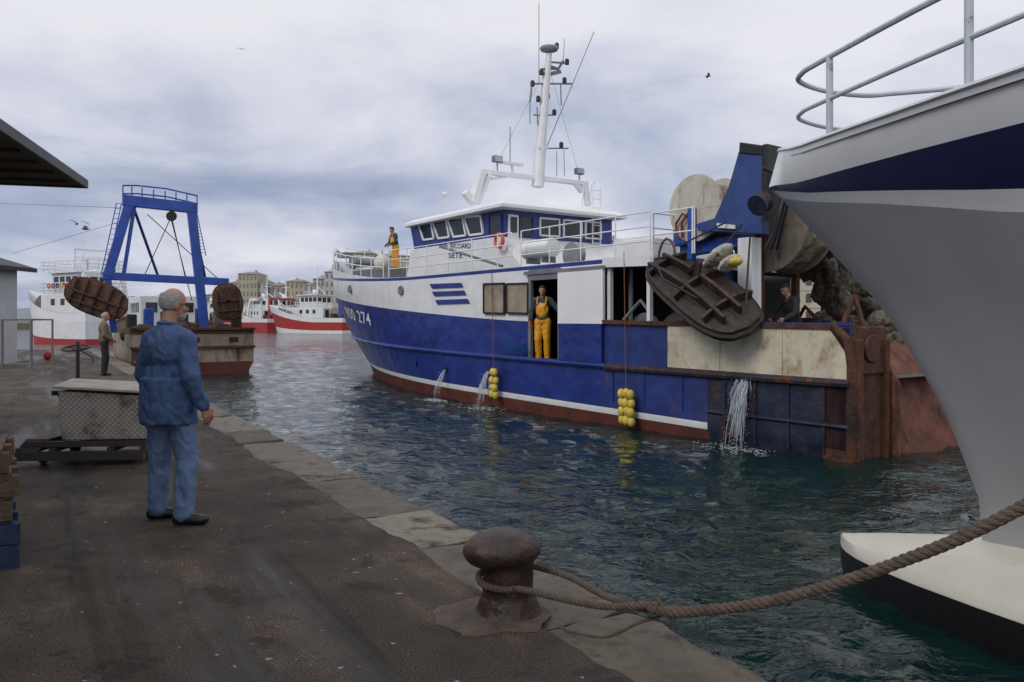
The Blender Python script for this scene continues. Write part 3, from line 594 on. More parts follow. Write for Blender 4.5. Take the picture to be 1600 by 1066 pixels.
def otter(label,c,ex,ez,L,W,nm='otter_board',mm=None,group=None,th=.07,taper=0,big=False,camber=0):
    ex=V(ex).normalized();ez=V(ez);ez=(ez-ex*ez.dot(ex)).normalized();ey=ez.cross(ex)
    o=thing(nm,label,'otter board',c,0,group);Mx=Matrix((ex,ey,ez)).transposed()
    o.rotation_euler=Mx.to_euler()
    cy=lambda x,z=0:camber*((2*x/L)**2)+camber*.7*((2*z/W)**2)
    def zw(x): return W/2*max(0,1-(abs(x)*2/L)**2.6)**.42*(1+taper*x/(L/2))
    xs=[-L/2+L*k/36 for k in range(37)];J=12
    m=MB()
    for yo in (0,th): m.grid([[V((x,cy(x,(2*j/J-1)*zw(x))+yo+(.012 if (j+int(yo>0))%3==0 else 0),(2*j/J-1)*zw(x))) for j in range(J+1)] for x in xs])
    edge_=[(x,1) for x in xs]+[(x,-1) for x in xs[::-1]]
    m.grid([[V((x,cy(x,s*zw(x))+yo,s*zw(x))) for (x,s) in edge_+[edge_[0]]] for yo in (0,th)])
    m.build('board',mm or woodd,o,smooth=not big,weld=.002)
    m=MB();m.tube([V((x,cy(x,s*zw(x))+th/2,s*zw(x))) for (x,s) in edge_[::2]],.035 if not big else .05,6,True);m.build('steel_rim',rust if not big else mat('rim_dark',(.04,.024,.017),.7,var=.5,rust=.3,streak=1,rs=4),o)
    mr=rust if not big else mat('rib_dark',(.03,.019,.014),.6,var=.6,rust=.25,streak=1,rs=4)
    for x in ((-.36,-.2,0,.2,.36) if not big else (-.33,.02,.30)):
        X=x*L;hw=zw(X);m=MB()
        P=[V((X,cy(X,z)-.05,z)) for z in (-hw*.93,-hw*.4,0,hw*.4,hw*.93)]
        for a_,b_ in zip(P,P[1:]): m.bar(a_,b_,.06,.1 if not big else .2,(0,1,0))
        m.build('rib',mr,o,smooth=False)
    m=MB()
    for zf in ((.05,-.5) if not big else (.1,-.5)):
        P=[V((x*L,cy(x*L,zf*W/2)-.07,zf*W/2)) for x in (-.4,-.2,0,.2,.4)]
        for a_,b_ in zip(P,P[1:]): m.bar(a_,b_,.06,.12 if not big else .22,(0,1,0))
    m.bar((0,-.06,0),(.0,-.38,.1),.1,.06);m.bar((-.1*L,-.06,0),(.0,-.38,.1),.06,.05);m.build('towing_bracket',mr,o,smooth=False)
    m=MB();m.tube([(-L*.3,-.05,W*.2),(-L*.36,-.12,-W*.2),(-.1*L,-.18,-W*.45),(.2*L,-.15,-W*.35)],.02,6);m.build('chain',black,o)
    return o
pL=T.w(T.pb(1020,392,3.45));pR=T.w(T.pb(1170,496,3.75));ce=(pL+pR)/2
otter('dark battered otter board slung tilted outboard of the blue trawler stern gantry',ce,pR-pL,V((.62,.55,.62)),(pR-pL).length*.99,1.12,th=.2,taper=.14,big=True,camber=.2)
for (x0,y0,x1,y1) in ((1060,385,1135,347),(1120,400,1160,350),(1165,478,1172,370)):
    o=MB().tube([T.w(T.pb(x0,y0,3.5)),T.w(T.pb(x1,y1,2.8))],.018,6).build('hoist_wire',black);tag(o,{1060:'black wire to the upper end of the slung otter board',1120:'black wire to the middle of the slung otter board',1165:'black wire to the lower end of the slung otter board'}[x0],'wire')
o=thing('folded_sack','pale cloth sack lying on top of the slung otter board','sack',T.w(T.pb(1122,400,3.3)),T.rz)
m=MB();m.ell((0,0,0),(.35,.2,.10),Matrix.Rotation(R(32),3,'Y'));m.ell((-.25,0,-.15),(.22,.2,.08),Matrix.Rotation(R(38),3,'Y'));rem('cloth',m,.02,mat('pale_cloth',(.40,.38,.33),.9,var=.3,vs=6),o,2,.03,9)
o=MB().ell((0,0,0),(.17,.15,.1)).build('yellow_float',yellow);o.location=T.w(T.pb(1146,408,3.3));tag(o,'single yellow float on top of the slung otter board','float')
o=MB().tube([V((.22*math.cos(k*.5)*(1+.1*math.sin(3*k)),0,-.3+.45*math.sin(k*.5))) for k in range(13)],.025,6,True).build('rope_coil',ropem);o.location=T.w(T.pb(1042,385,3.3));o.rotation_euler=(0,0,T.rz);tag(o,'coil of rope hung on the rail above the otter board','rope coil')
# water discharges
spout=mat('falling_water',(.6,.66,.72),.2,var=.1,bump=0,alpha=.42);foam=mat('foam',(.6,.66,.7),.6,var=.3,vs=8,alpha=.38)
def jet(px,y0,label,wd,n_,fs=.25):
    random.seed(px);p=T.pb(px,y0,3.22);h=p.z
    o=thing('water_jet',label,'water jet',T.w(V((p.x,p.y,0))),T.rz,'pump water falling from the blue hull')
    m=MB()
    for k in range(n_*2):
        x0=random.gauss(0,wd*.55);t0=random.uniform(0,.6);t1=min(1,t0+random.uniform(.15,.5));v=random.uniform(.22,.42);pts=[];rr=[]
        for i in range(8):
            t=t0+(t1-t0)*i/7;pts.append(V((x0*(.6+t*.9)+.012*math.sin(t*20+k),v*t,h*(1-t*t))));rr.append(.002+.006*math.sin(math.pi*i/7)*random.uniform(.4,1.4))
        m.tube(pts,rr,5)
    for k in range(n_*5):
        t=random.random()**.5;m.ell((random.gauss(0,wd*.9),.35*t+random.gauss(0,.05),h*(1-t*t)+.03),(.005,.005,.012),nu=5,nv=3)
    tag(m.build('falling_water',spout,o),None,None,kind='stuff')
    m=MB()
    for k in range(300): r=random.uniform(.005,.022);m.ell((random.gauss(0,fs),.36+random.gauss(0,fs*.5),.0+random.random()*.03),(r*1.6,r*1.2,r*.35),nu=6,nv=3)
    tag(m.build('foam',foam,o),None,None,kind='stuff')
jet(697,578,'thin water jet falling from the trawler hull nearest the bow',.05,16)
jet(765,580,'water jet falling beside the forward yellow float bundle',.1,36,.38)
jet(1165,592,'wide water jet pouring from the rusty stern side',.14,60,.34)
# ================================================================ NEAR WHITE SHIP
S2=Fr((2.9,6.8),(-.5,.866))
ns_=thing('white_ship','big white ship bow with navy band looming at right over a bulb','ship',S2.org(),S2.rz)
def interp(P,x):
    if x<=P[0][0]:return P[0][1]
    for (x0,y0),(x1,y1) in zip(P,P[1:]):
        if x<=x1:
            return y0+(y1-y0)*(x-x0)/(x1-x0)
    return P[-1][1]
STEM=[(-1,-1.15),(.3,-1.12),(.88,-1.08),(1.47,-.84),(2.15,-.41),(2.93,.26),(3.43,.86),(3.78,.72)]
def hb2(dist,zl):
    up=[(0,0),(.1,.17),(.3,.37),(.84,.72),(1.84,1.17),(2.84,1.52),(5,2.1),(8,2.7),(12,3.0),(30,3.0)]
    dn=[(0,0),(.1,.05),(.5,.14),(1,.27),(2,.55),(3,.85),(5,1.5),(8,2.3),(12,2.85),(30,3.0)]
    k=min(1,max(0,zl/3.4));k=k**1.25
    def sm(P): return (interp(P,dist*.85)+interp(P,dist)+interp(P,dist*1.15))/3
    return sm(dn)*(1-k)+sm(up)*k
Z2=[lambda a:-1,lambda a:.12,lambda a:.5,lambda a:.88,lambda a:1.2,lambda a:1.5,lambda a:1.85,lambda a:2.15,lambda a:2.4,
    lambda a:interp([(-20,2.3),(-6,2.45),(-3,2.66),(-2,2.80),(-1,3.0),(0,3.17),(.85,3.36)],a),
    lambda a:interp([(-20,2.5),(-6,2.62),(-3,2.81),(-2,2.93),(-1,3.09),(0,3.24),(.85,3.42)],a),
    lambda a:interp([(-20,3.15),(-6,3.2),(-3,3.23),(-2,3.25),(-1,3.28),(0,3.32),(.85,3.44)],a),
    lambda a:interp([(-20,3.5),(-6,3.5),(-2,3.51),(-1,3.54),(0,3.6),(.84,3.78)],a)]
DS=[0,.04,.1,.18,.3,.45,.65,.9,1.2,1.6,2,2.5,3,3.6,4.3,5,6,7,8,9.5,11,13,15,18]
def row2(k,s):
    out=[]
    for d in DS:
        a=.5-d
        for _ in range(4): z=Z2[k](a);a=interp(STEM,z)-d
        out.append(V((a,s*hb2(d,z),z)))
    return out
m=MB()
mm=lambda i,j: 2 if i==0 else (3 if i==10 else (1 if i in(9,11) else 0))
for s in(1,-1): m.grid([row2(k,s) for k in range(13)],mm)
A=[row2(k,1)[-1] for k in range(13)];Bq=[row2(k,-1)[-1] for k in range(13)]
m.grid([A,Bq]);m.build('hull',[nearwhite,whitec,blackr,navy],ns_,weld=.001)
m=MB();t1=row2(12,1);t2=row2(12,-1);m.grid([[p-V((0,0,.06)) for p in t1],[p-V((0,0,.06)) for p in t2]]);m.build('deck',deckm,ns_,smooth=False)
m=MB();m.tube([p+V((0,0,0)) for p in t1[1:]],.016,6);m.tube([p+V((0,0,0)) for p in t2[1:]],.016,6);m.build('gunwale',whitec,ns_)
m=MB();rows=[];ST=[(0.10,.012,.345),(.03,.09,.37),(-.08,.18,.40),(-.25,.28,.435),(-.5,.38,.48),(-.9,.49,.555),(-1.4,.58,.63),(-2.0,.66,.68),(-3.2,.8,.72)]
for a,h,zt in ST:
    zs=.27+.012*(-a);zc=zt
    prof=[(0,zc),(.45*h,zc-.012),(.80*h,zc-.05),(.95*h,zs+.09),(h,zs+.01),(h,zs-.005),(.97*h,zs-.14),(.8*h,-.5),(.4*h,-.9),(0,-1.1)]
    rows.append([V((a-(.0 if z>0 else .25*min(1,-z)),b,z)) for b,z in prof]+[V((a-(.0 if z>0 else .25*min(1,-z)),-b,z)) for b,z in prof[-2::-1]])
m.grid(rows,lambda i,j:0 if (j<5 or j>12) else 1)
m.add(rows[0],[tuple(range(len(rows[0])))]);o=m.build('bulbous_bow',[cream,blackr],ns_,weld=.0005)
bl=mat('rail_pale',(.5,.55,.6),.5,rust=.2,rs=6,rustc=(.2,.08,.04),streak=1)
RD=(.78,1.0,1.22,2.0,2.62,4.3,6,8,11,15)
def rl(h,ins=.08):
    P=[]
    for s in (1,-1):
        r=[]
        for d in RD:
            a=.5-d
            for _ in range(4): z=Z2[12](a);a=interp(STEM,z)-d
            r.append(V((a,s*max(.05,hb2(d,z)-ins),z+h)))
        P.append(r)
    a0=P[0][0];fr=[V((a0.x+.18,.42,a0.z)),V((a0.x+.26,0,a0.z)),V((a0.x+.18,-.42,a0.z))]
    return P[0][::-1]+fr+P[1]
def smooth(pts,k=6):
    out=[]
    for i in range(len(pts)-1):
        p0=pts[max(0,i-1)];p1=pts[i];p2=pts[i+1];p3=pts[min(len(pts)-1,i+2)]
        for j in range(k):
            t=j/k;out.append(.5*((2*p1)+(p2-p0)*t+(2*p0-5*p1+4*p2-p3)*t*t+(3*p1-p0-3*p2+p3)*t**3))
    out.append(pts[-1]);return out
m=MB();m.tube(smooth(rl(.62)),.022,8);m.tube(smooth(rl(.3)),.018,8)
base=rl(0);top=rl(.62);NB=len(RD)
for i in [NB-1-k for k in (2,4,5,6,7)]+[NB+3+k for k in (2,5,7)]:
    m.tube([base[i]-V((0,0,.05)),top[i]],.026,8)
m.build('bow_railing',bl,ns_)
# ================================================================ BOLLARD + ROPE
def bollard(name,label,loc,s):
    o=thing(name,label,'bollard',loc,0)
    m=MB();m.cap((0,0,.02),(0,0,.3),.140*s,.130*s,24);m.lathe([(.02,0),(.19*s,0),(.165*s,.03*s),(.145*s,.09*s),(.02,.09*s)],(0,0,0),32)
    D=V((-.93,-.30,0)).normalized()
    m.ell(V((-.02,0,.335*s)),(.195*s,.18*s,.095*s),nu=32,nv=20);m.ell(D*.09*s+V((0,0,.335*s)),(.155*s,.155*s,.09*s),nu=32,nv=20)
    m.ell(V((-.04,0,.365*s)),(.165*s,.155*s,.08*s),nu=32,nv=20)
    rem('bollard_post',m,.010*s,bolm,o,10,.003,12)
    m=MB();P=[]
    for k in range(48):
        t=2*math.pi*k/48;P.append(V((math.cos(t)*1.08,math.sin(t)*.92,0))*(.27*s*(1+.22*noise.noise(V((math.cos(t)*1.8,math.sin(t)*1.8,0)))+.07*noise.noise(V((math.cos(t)*7,math.sin(t)*7,3))))))
    rows=[[p*q+V((-.07,-.03,zz)) for p in P+[P[0]]] for q,zz in ((1.08,.002),(1.0,.009),(.9,.012),(.3,.02),(.05,.02))]
    m.grid(rows);m.build('base_plate',mat('rusty_concrete',(.10,.075,.055),.8,var=.45,vs=6,bump=.8,bs=30,rust=.28,rustc=(.05,.032,.022),streak=1,rs=4,rp=.2),o)
    return o
bollard('mooring_bollard','rusty brown mushroom shaped bollard with rope at the quay edge in front',(-.02,4.22,0),1.0)
bollard('mooring_bollard','small dark bollard at the quay edge beside the man in tan sweater',(-10.35,22.3,0),1)
def rope(name,pts,r,pitch,label,cat='rope',mm=None):
    P=smooth([V(p) for p in pts],24)
    L=[0]
    for a,b in zip(P,P[1:]): L.append(L[-1]+(b-a).length)
    nseg=int(L[-1]/(pitch/10));Q=[];j=0
    for i in range(nseg+1):
        s=L[-1]*i/nseg
        while j<len(L)-2 and L[j+1]<s: j+=1
        Q.append(P[j].lerp(P[j+1],min(1,(s-L[j])/max(1e-6,L[j+1]-L[j]))))
    m=MB()
    for st in range(3):
        pts=[];nx=None
        for i,q in enumerate(Q):
            d=(Q[min(i+1,len(Q)-1)]-Q[max(0,i-1)]).normalized()
            if nx is None:nx=d.orthogonal().normalized()
            nx=(nx-d*nx.dot(d)).normalized();ny=d.cross(nx);an=2*math.pi*(i*(L[-1]/nseg)/pitch+st/3)
            pts.append(q+(nx*math.cos(an)+ny*math.sin(an))*r*.46)
        m.tube(pts,r*.6,8)
    o=m.build(name,mm or ropem);tag(o,label,cat);return o
K=V((.66,3.74,.2))
rope('mooring_rope',[K+V((-.02,0,.0)),V((.77,3.665,.205)),V((1.105,3.434,.335)),V((1.5,3.16,.575)),V((1.87,2.9,.874)),V((2.4,2.5,1.45)),V((2.95,2.1,2.1)),V((3.5,1.7,2.86))],.0245,.10,'thick twisted mooring rope running from the front bollard up to the white ship')
bx0,by0,br_=-.02,4.22,.157
lp=[V((bx0+br_*math.cos(R(an)),by0+br_*math.sin(R(an)),zq)) for an,zq in ((-60,.165),(-90,.17),(-120,.175),(-150,.18),(180,.19),(150,.195),(120,.2),(90,.21),(60,.215))]
rope('rope_loop',[K+V((.02,-.02,.02)),V((.42,3.86,.165))]+lp+[V((.28,4.18,.21)),V((.47,3.98,.17)),K+V((.0,.02,-.02)),K+V((.12,-.06,.02))],.018,.08,'eye loop of the mooring rope wrapped around the front bollard')
rope('thin_rope',[K+V((.03,-.01,.035)),K+V((0,-.04,0)),K+V((-.02,-.01,-.035)),K+V((0,.04,0)),K+V((.02,.0,.04)),K+V((.05,-.04,0)),K+V((.03,-.01,-.04)),V((.6,3.76,.12)),V((.45,3.82,.03)),V((.3,3.9,.02)),V((.24,3.97,.02))],.008,.05,'thin lashing rope knotted on the mooring rope above the kerb')
# ================================================================ PEOPLE
def person(label,loc,face,H,P,look,vox=.008):
    rz=math.atan2(-face[0],face[1]);root=thing('person',label,'person',loc,rz);s=H/1.8;root.scale=(s,s,s)
    J=dict(pel=(0,0,.97),che=(0,0,1.32),neck=(0,-.01,1.49),head=(0,.03,1.675),hy=0,hp=0,
        hR=(.09,0,.93),kR=(.1,.02,.5),aR=(.105,-.02,.09),hL=(-.09,0,.93),kL=(-.1,.02,.5),aL=(-.105,-.02,.09),fR=0,fL=0,
        sR=(.19,0,1.44),eR=(.25,-.04,1.15),wR=(.25,.05,.9),sL=(-.19,0,1.44),eL=(-.25,-.04,1.15),wL=(-.25,.05,.9),curl=.5,belly=.0,
        nR=(-1,.2,0),nL=(1,.2,0),dR=None,dL=None)
    J.update(P);g=lambda k:V(J[k])
    Mh=Matrix.Rotation(J['hy'],3,'Z')@Matrix.Rotation(J['hp'],3,'X');hc=g('head');h=lambda p:hc+Mh@V(p)
    m=MB()
    m.ell(h((0,-.008,.02)),(.076,.096,.104),Mh,20,14);m.ell(h((0,.028,-.045)),(.059,.068,.078),Mh,16,12);m.ell(h((0,.065,-.098)),(.028,.026,.02),Mh)
    m.cap(h((0,.090,.002)),h((0,.106,-.03)),.009,.0145);m.ell(h((0,.078,.022)),(.058,.018,.012),Mh);m.ell(h((0,.092,-.060)),(.024,.011,.007),Mh);m.ell(h((0,.09,-.072)),(.02,.011,.007),Mh)
    for q in(-1,1): m.ell(h((q*.079,-.004,-.012)),(.010,.02,.033),Mh);m.ell(h((q*.045,.062,-.03)),(.02,.02,.02),Mh)
    m.cap(g('neck')-V((0,0,.06)),h((0,-.02,-.05)),.062,.055,16)
    m.cap(g('pel'),g('che'),.11,.12);m.cap(g('sR'),g('sL'),.05,.05)
    for q in 'RL':
        m.cap(g('h'+q),g('k'+q),.07,.05);m.cap(g('k'+q),g('a'+q),.045,.035);m.cap(g('s'+q),g('e'+q),.045,.038);m.cap(g('e'+q),g('w'+q),.036,.026)
        m.cap(g('h'+q),g('pel'),.07,.07);m.cap(g('a'+q),g('a'+q)+V((0,.08,-.05)),.03,.025)
        w_=g('w'+q);d=V(J['d'+q]).normalized() if J['d'+q] else (w_-g('e'+q)).normalized();nn=g('n'+q);nn=(nn-d*nn.dot(d)).normalized();cr_=d.cross(nn)
        if q=='L': cr_=-cr_
        cr_=cr_ if cr_.y>=0 or abs(cr_.y)<.3 else -cr_
        for k in(-1,0,1,2): o_=cr_*(.011*(2*k-1)*.9);m.cap(w_+o_*.6+d*.01,w_+d*.08+o_,.015,.013)
        for k,(ln) in enumerate((.9,1.05,1,.78)):
            p0=w_+d*.085+cr_*(.033-.022*k);dd=d;cu=J['curl']
            for sg,rr in ((.04,.0095),(.027,.0088),(.02,.008)):
                ax=nn*math.sin(cu)+d*math.cos(cu);p1=p0+ax*sg*ln;m.cap(p0,p1,rr,rr*.93,8);p0=p1;cu+=J['curl']
        p0=w_+d*.02+cr_*.022;p1=p0+cr_*.03+d*.03+nn*.01;p2=p1+d*.032+cr_*.004+nn*.012;m.cap(p0,p1,.014,.011);m.cap(p1,p2,.011,.009)
    body=rem('body',m,vox,look.get('skin',skin),root,3)
    for q in(-1,1): MB().ell(h((q*.03,.086,.002)),(.011,.006,.006),Mh,10,6).build('eye',black,root)
    b=J['belly'];bk=look.get('bulk',1);sr=look.get('shr',.072)
    m=MB();m.ell(g('che')+V((0,-.01,0)),(.185*bk,(.125+b*.3)*bk,.20),None,24,16);m.ell(g('pel').lerp(g('che'),.42)+V((0,b*.6,0)),((.165+b*.4)*bk,.125+b,.19),None,24,16)
    m.cap(g('sR')+V((-.03,0,0)),g('sL')+V((.03,0,0)),sr,sr,16);m.cap(g('neck')-V((0,0,.07)),g('neck')+V((0,.005,-.0)),.095,.062,16)
    for q in 'RL': m.cap(g('neck')+V((0,0,-.03)),g('s'+q)+V((0,0,.015)),.058,sr*.85,14)
    if 'hem' in look:
        z0=look['hem'];c=g('pel');m.lathe([(.05,z0-.02),((.185+b*.3)*bk,z0),((.187+b*.35)*bk,z0+.1),((.178+b*.4)*bk,1.1)],V((c.x,c.y,0)),24,Matrix.Diagonal((1,.84,1)))
    else: m.ell(g('pel')+V((0,0,.03)),(.165,.125,.11),None,20,12)
    sl=look.get('sleeve',1)
    for q in 'RL':
        m.cap(g('s'+q),g('e'+q),sr*.97*bk,.060*bk,16)
        if sl: m.cap(g('e'+q),g('w'+q).lerp(g('e'+q),.08),.058*bk,.043,16)
    rem('shirt',m,max(vox,.008),look['shirt'],root,5,look.get('wr',.008),look.get('ws',9))
    if look.get('collar'):
        m=MB();c=g('neck')+V((0,0,.005));m.tube([c+V((.068*math.cos(k*math.pi/8),.066*math.sin(k*math.pi/8)+.005,.012-.012*math.sin(k*math.pi/8))) for k in range(16)],.016,8,True);m.build('collar',look['shirt'],root)
    m=MB();m.ell(g('pel')+V((0,0,-.02)),(.155,.125,.13),None,20,12)
    lr=look.get('legr',1)
    for q in 'RL':
        m.cap(g('h'+q),g('k'+q),.098*lr,.074*lr,16);m.cap(g('k'+q),g('a'+q)+V((0,0,.0)),.072*lr,.062*lr,16)
    if look.get('bib'):
        m.ell(g('che')+V((0,.055,-.12)),(.15,.095,.22),None,20,12)
    rem('trousers',m,max(vox,.008),look['trousers'],root,3,look.get('wr',.008),8)
    if look.get('bib'):
        m=MB();c=g('che')
        for q in(-1,1): m.tube([c+V((q*.1,.14,.02)),c+V((q*.11,.115,.14)),c+V((q*.1,.03,.2)),c+V((q*.09,-.08,.16)),c+V((q*.05,-.14,0))],.018,6)
        m.build('strap',look['trousers'],root)
    for q in 'RL':
        a=g('a'+q);yw=J['f'+q];Mf=Matrix.Rotation(yw,3,'Z');m=MB()
        m.cap(a+Mf@V((0,-.045,-.045)),a+Mf@V((.0,.15,-.052)),.043,.036,14);m.cap(a+Mf@V((-.005,.0,-.04)),a+Mf@V((.005,.12,-.055)),.047,.043,14);m.cap(a+V((0,0,0)),a+V((0,0,.03 if not look.get('boots') else .2)),.05,.055,14)
        fl=a.z-.09+.002
        rem('shoe' if not look.get('boots') else 'boot',m,.01,look.get('shoe',shoe),root,2,0,0,lambda c,fl=fl:V((c.x,c.y,max(c.z,fl))))
    hs=look.get('hairstyle','short')
    mm_=MB();mm_.ell((0,-.014,.026),(.078 if hs=='grey' else .083,.098 if hs=='grey' else .101,.105),None,48,40)
    for v in list(mm_.bm.verts):
        c=v.co
        keep=(c.z>.062 and c.y<.085) or (c.y<.012 and c.z>-.055)
        if hs=='grey':
            keep=(c.y<.0 and c.z>-.045 and c.z<.082+.014*noise.noise(c*30)) or (c.y<.025 and .005<c.z<.07)
        if hs=='bald' and c.z>.045: keep=False
        if not keep: mm_.bm.verts.remove(v)
        else: v.co=c*(1+.03*noise.noise(c*60))
    for v in mm_.bm.verts: v.co=h(v.co)
    o=mm_.build('hair',look['hair'],root);sd_=o.modifiers.new('s','SOLIDIFY');sd_.thickness=.006;sd_.offset=0
    if look.get('beard'):
        m=MB();m.ell(h((0,.048,-.085)),(.053,.052,.042),Mh,20,12);m.ell(h((0,.088,-.052)),(.03,.012,.008),Mh)
        rem('beard',m,.006,look['hair'],root,2,.004,60)
    if look.get('glasses'):
        m=MB()
        for q in(-1,1):
            m.tube([h((q*.033+.024*math.cos(k*.5236),.105,.004+.018*math.sin(k*.5236))) for k in range(12)],.0022,5,True);m.tube([h((q*.056,.103,.008)),h((q*.083,.04,.006)),h((q*.083,-.02,0))],.0025,5)
        m.tube([h((-.01,.106,.006)),h((.01,.106,.006))],.002,5);m.build('glasses',black,root)
    if look.get('gloves'):
        for q in 'RL':
            w_=g('w'+q);d=(w_-g('e'+q)).normalized() if not J['d'+q] else V(J['d'+q]).normalized();nn=g('n'+q);nn=(nn-d*nn.dot(d)).normalized();cr_=d.cross(nn);m=MB();m.cap(w_-d*.05,w_+d*.01,.042,.036)
            for k in(-1,0,1,2): o_=cr_*(.011*(2*k-1));m.cap(w_+o_*.5,w_+d*.09+o_,.021,.019)
            for k,ln in enumerate((.9,1.05,1,.78)):
                p0=w_+d*.085+cr_*(.036-.024*k);cu=J['curl']
                for sg in (.042,.03,.022):
                    ax=nn*math.sin(cu)+d*math.cos(cu);p1=p0+ax*sg*ln;m.cap(p0,p1,.0125,.012,8);p0=p1;cu+=J['curl']
            m.cap(w_+d*.02+cr_*.025,w_+d*.06+cr_*.055,.017,.014)
            rem('glove',m,.007,orange,root,2)
    return root
def fdir(deg): return (math.sin(R(deg)),math.cos(R(deg)))
person('man seen from behind in blue denim shirt and jeans watching the trawler leave',(-2.64,6.12,0),fdir(26),1.81,
 dict(hy=R(-22),hp=R(-6),head=(.012,.04,1.66),kR=(.13,.06,.49),aR=(.185,-.02,.09),kL=(-.12,.02,.5),aL=(-.14,.02,.09),fR=R(-58),fL=R(-40),
  sR=(.19,0,1.395),eR=(.265,-.03,1.12),wR=(.285,.08,.88),sL=(-.19,0,1.395),eL=(-.27,.0,1.12),wL=(-.25,.12,.9),belly=.06,curl=.4),
 dict(shirt=denim,trousers=jeans,hair=greyhair,hairstyle='grey',hem=.76,beard=True,glasses=True,collar=True,legr=1.06,wr=.02,ws=9.5,bulk=1.07,shr=.062),.0055)
person('bald man in tan sweater and black trousers standing at the quay edge',(-11.37,22.2,0),fdir(60),1.77,
 dict(hy=R(-10),hp=R(-10),belly=.05,aR=(.13,.0,.09),kR=(.12,.05,.5),eR=(.27,-.02,1.15),wR=(.17,.2,1.0),eL=(-.27,-.0,1.15),wL=(-.12,.2,1.0)),
 dict(shirt=tan,trousers=blk,hair=greyhair,hairstyle='bald',wr=.01,collar=True),.009)
q=T.w(T.pb(848,564,3.08));q.z=T.w((0,0,1.25)).z
person('fisherman in yellow bib overalls standing in the trawler side doorway, holding the door',q,(-.25,-1),1.76,
 dict(hy=R(5),hp=R(-8),eR=(.28,-.02,1.17),wR=(.29,.08,.93),eL=(-.37,.04,1.22),wL=(-.46,.16,1.36),kR=(.1,.05,.5),dL=(-.6,.3,.5),curl=.6),
 dict(shirt=teal,trousers=oil,hair=dhair,bib=True,boots=True,shoe=oil,gloves=True,legr=1.15,wr=.014),.009)
q=T.w((21.8,-.3,4.21))
person('fisherman in dark shirt and yellow overalls standing on the trawler foredeck',q,(-.8,-.6),1.74,
 dict(hy=R(0),hp=R(-22),che=(0,.07,1.31),neck=(0,.12,1.47),head=(0,.18,1.64),sR=(.19,.1,1.42),sL=(-.19,.1,1.42),eR=(.27,.14,1.14),wR=(.2,.34,1.0),eL=(-.27,.14,1.14),wL=(-.18,.36,1.0)),
 dict(shirt=teal,trousers=oil,hair=dhair,bib=True,boots=True,shoe=oil,legr=1.12,wr=.012),.01)
q=T.w(T.pb(1240,515,1.35));q.z=T.w((0,0,1.27)).z
person('man in dark clothes working behind the rusty stern bulwark',q,(-.9,-.5),1.70,
 dict(hp=R(-25),che=(0,.10,1.28),neck=(0,.16,1.43),head=(0,.24,1.59),sR=(.19,.14,1.38),sL=(-.19,.14,1.38),eR=(.28,.25,1.12),wR=(.18,.45,1.0),eL=(-.28,.25,1.12),wL=(-.18,.45,1.0)),
 dict(shirt=mat('charcoal_cloth',(.02,.022,.026),.8),trousers=blk,hair=dhair,wr=.012),.01)
# ================================================================ QUAY OBJECTS
dsteel=mat('dark_steel',(.06,.052,.045),.6,rust=.3,streak=1,rs=4)
tb=thing('trolley','low metal trolley on the quay under the chequer plate box','trolley',(-4.64,9.0,0),R(4))
m=MB()
for y in(-.5,.5): m.bar((-.66,y,.10),(.66,y,.10),.08,.09);m.bar((-.6,y*.9,.22),(.66,y*.9,.22),.05,.06)
for x in (-.64,-.3,.3,.64): m.bar((x,-.5,.16),(x,.5,.16),.06,.05)
m.box((.05,0,.20),(1.24,.86,.02));m.prism([(-.68,-.5,.14),(-.45,-.5,.14),(-.36,-.42,.27),(-.6,-.42,.27)],(0,.9,0));m.build('frame',dsteel,tb,smooth=False)
for x in(-.45,.45):
    for y in(-.36,.36): MB().lathe([(.02,-.025),(.058,-.025),(.06,0),(.058,.025),(.02,.025)],(x,y,.06),16,Matrix.Rotation(R(90),3,'X')).build('wheel',black,tb)
def checker():
    m=bpy.data.materials.new('chequer_plate');m.use_nodes=True;t=m.node_tree;n=t.nodes;b=n['Principled BSDF'];b.inputs['Metallic'].default_value=.1;b.inputs['Roughness'].default_value=.5
    tc=n.new('ShaderNodeTexCoord');sx=n.new('ShaderNodeSeparateXYZ');lk(t,tc.outputs['Object'],sx.inputs[0])
    def mt(op,a,bb=None):
        q=n.new('ShaderNodeMath');q.operation=op
        for i,x in enumerate((a,bb)):
            if x is None: continue
            if isinstance(x,(int,float)): q.inputs[i].default_value=x
            else: lk(t,x,q.inputs[i])
        return q.outputs[0]
    fx=mt('MULTIPLY',sx.outputs[0],110);fz=mt('MULTIPLY',sx.outputs[2],110)
    tr_=mt('MULTIPLY',mt('SINE',fx),mt('SINE',fz));ht=mt('GREATER_THAN',tr_,.25)
    nz=n.new('ShaderNodeTexNoise');nz.inputs['Scale'].default_value=4;nz.inputs['Detail'].default_value=9;nz.inputs['Roughness'].default_value=.72;lk(t,tc.outputs['Object'],nz.inputs['Vector'])
    r=n.new('ShaderNodeValToRGB');r.color_ramp.elements[0].color=(.22,.18,.13,1);r.color_ramp.elements[1].color=(.62,.585,.52,1);r.color_ramp.elements[0].position=.36;r.color_ramp.elements[1].position=.52;lk(t,nz.outputs['Fac'],r.inputs[0])
    r2=n.new('ShaderNodeMapRange');r2.inputs[3].default_value=.68;r2.inputs[4].default_value=1.1;lk(t,ht,r2.inputs[0])
    mx=n.new('ShaderNodeVectorMath');mx.operation='SCALE';lk(t,r.outputs[0],mx.inputs[0]);lk(t,r2.outputs[0],mx.inputs[3]);lk(t,mx.outputs[0],b.inputs['Base Color'])
    u=n.new('ShaderNodeBump');u.inputs['Distance'].default_value=.008;lk(t,ht,u.inputs['Height']);lk(t,u.outputs[0],b.inputs['Normal']);return m
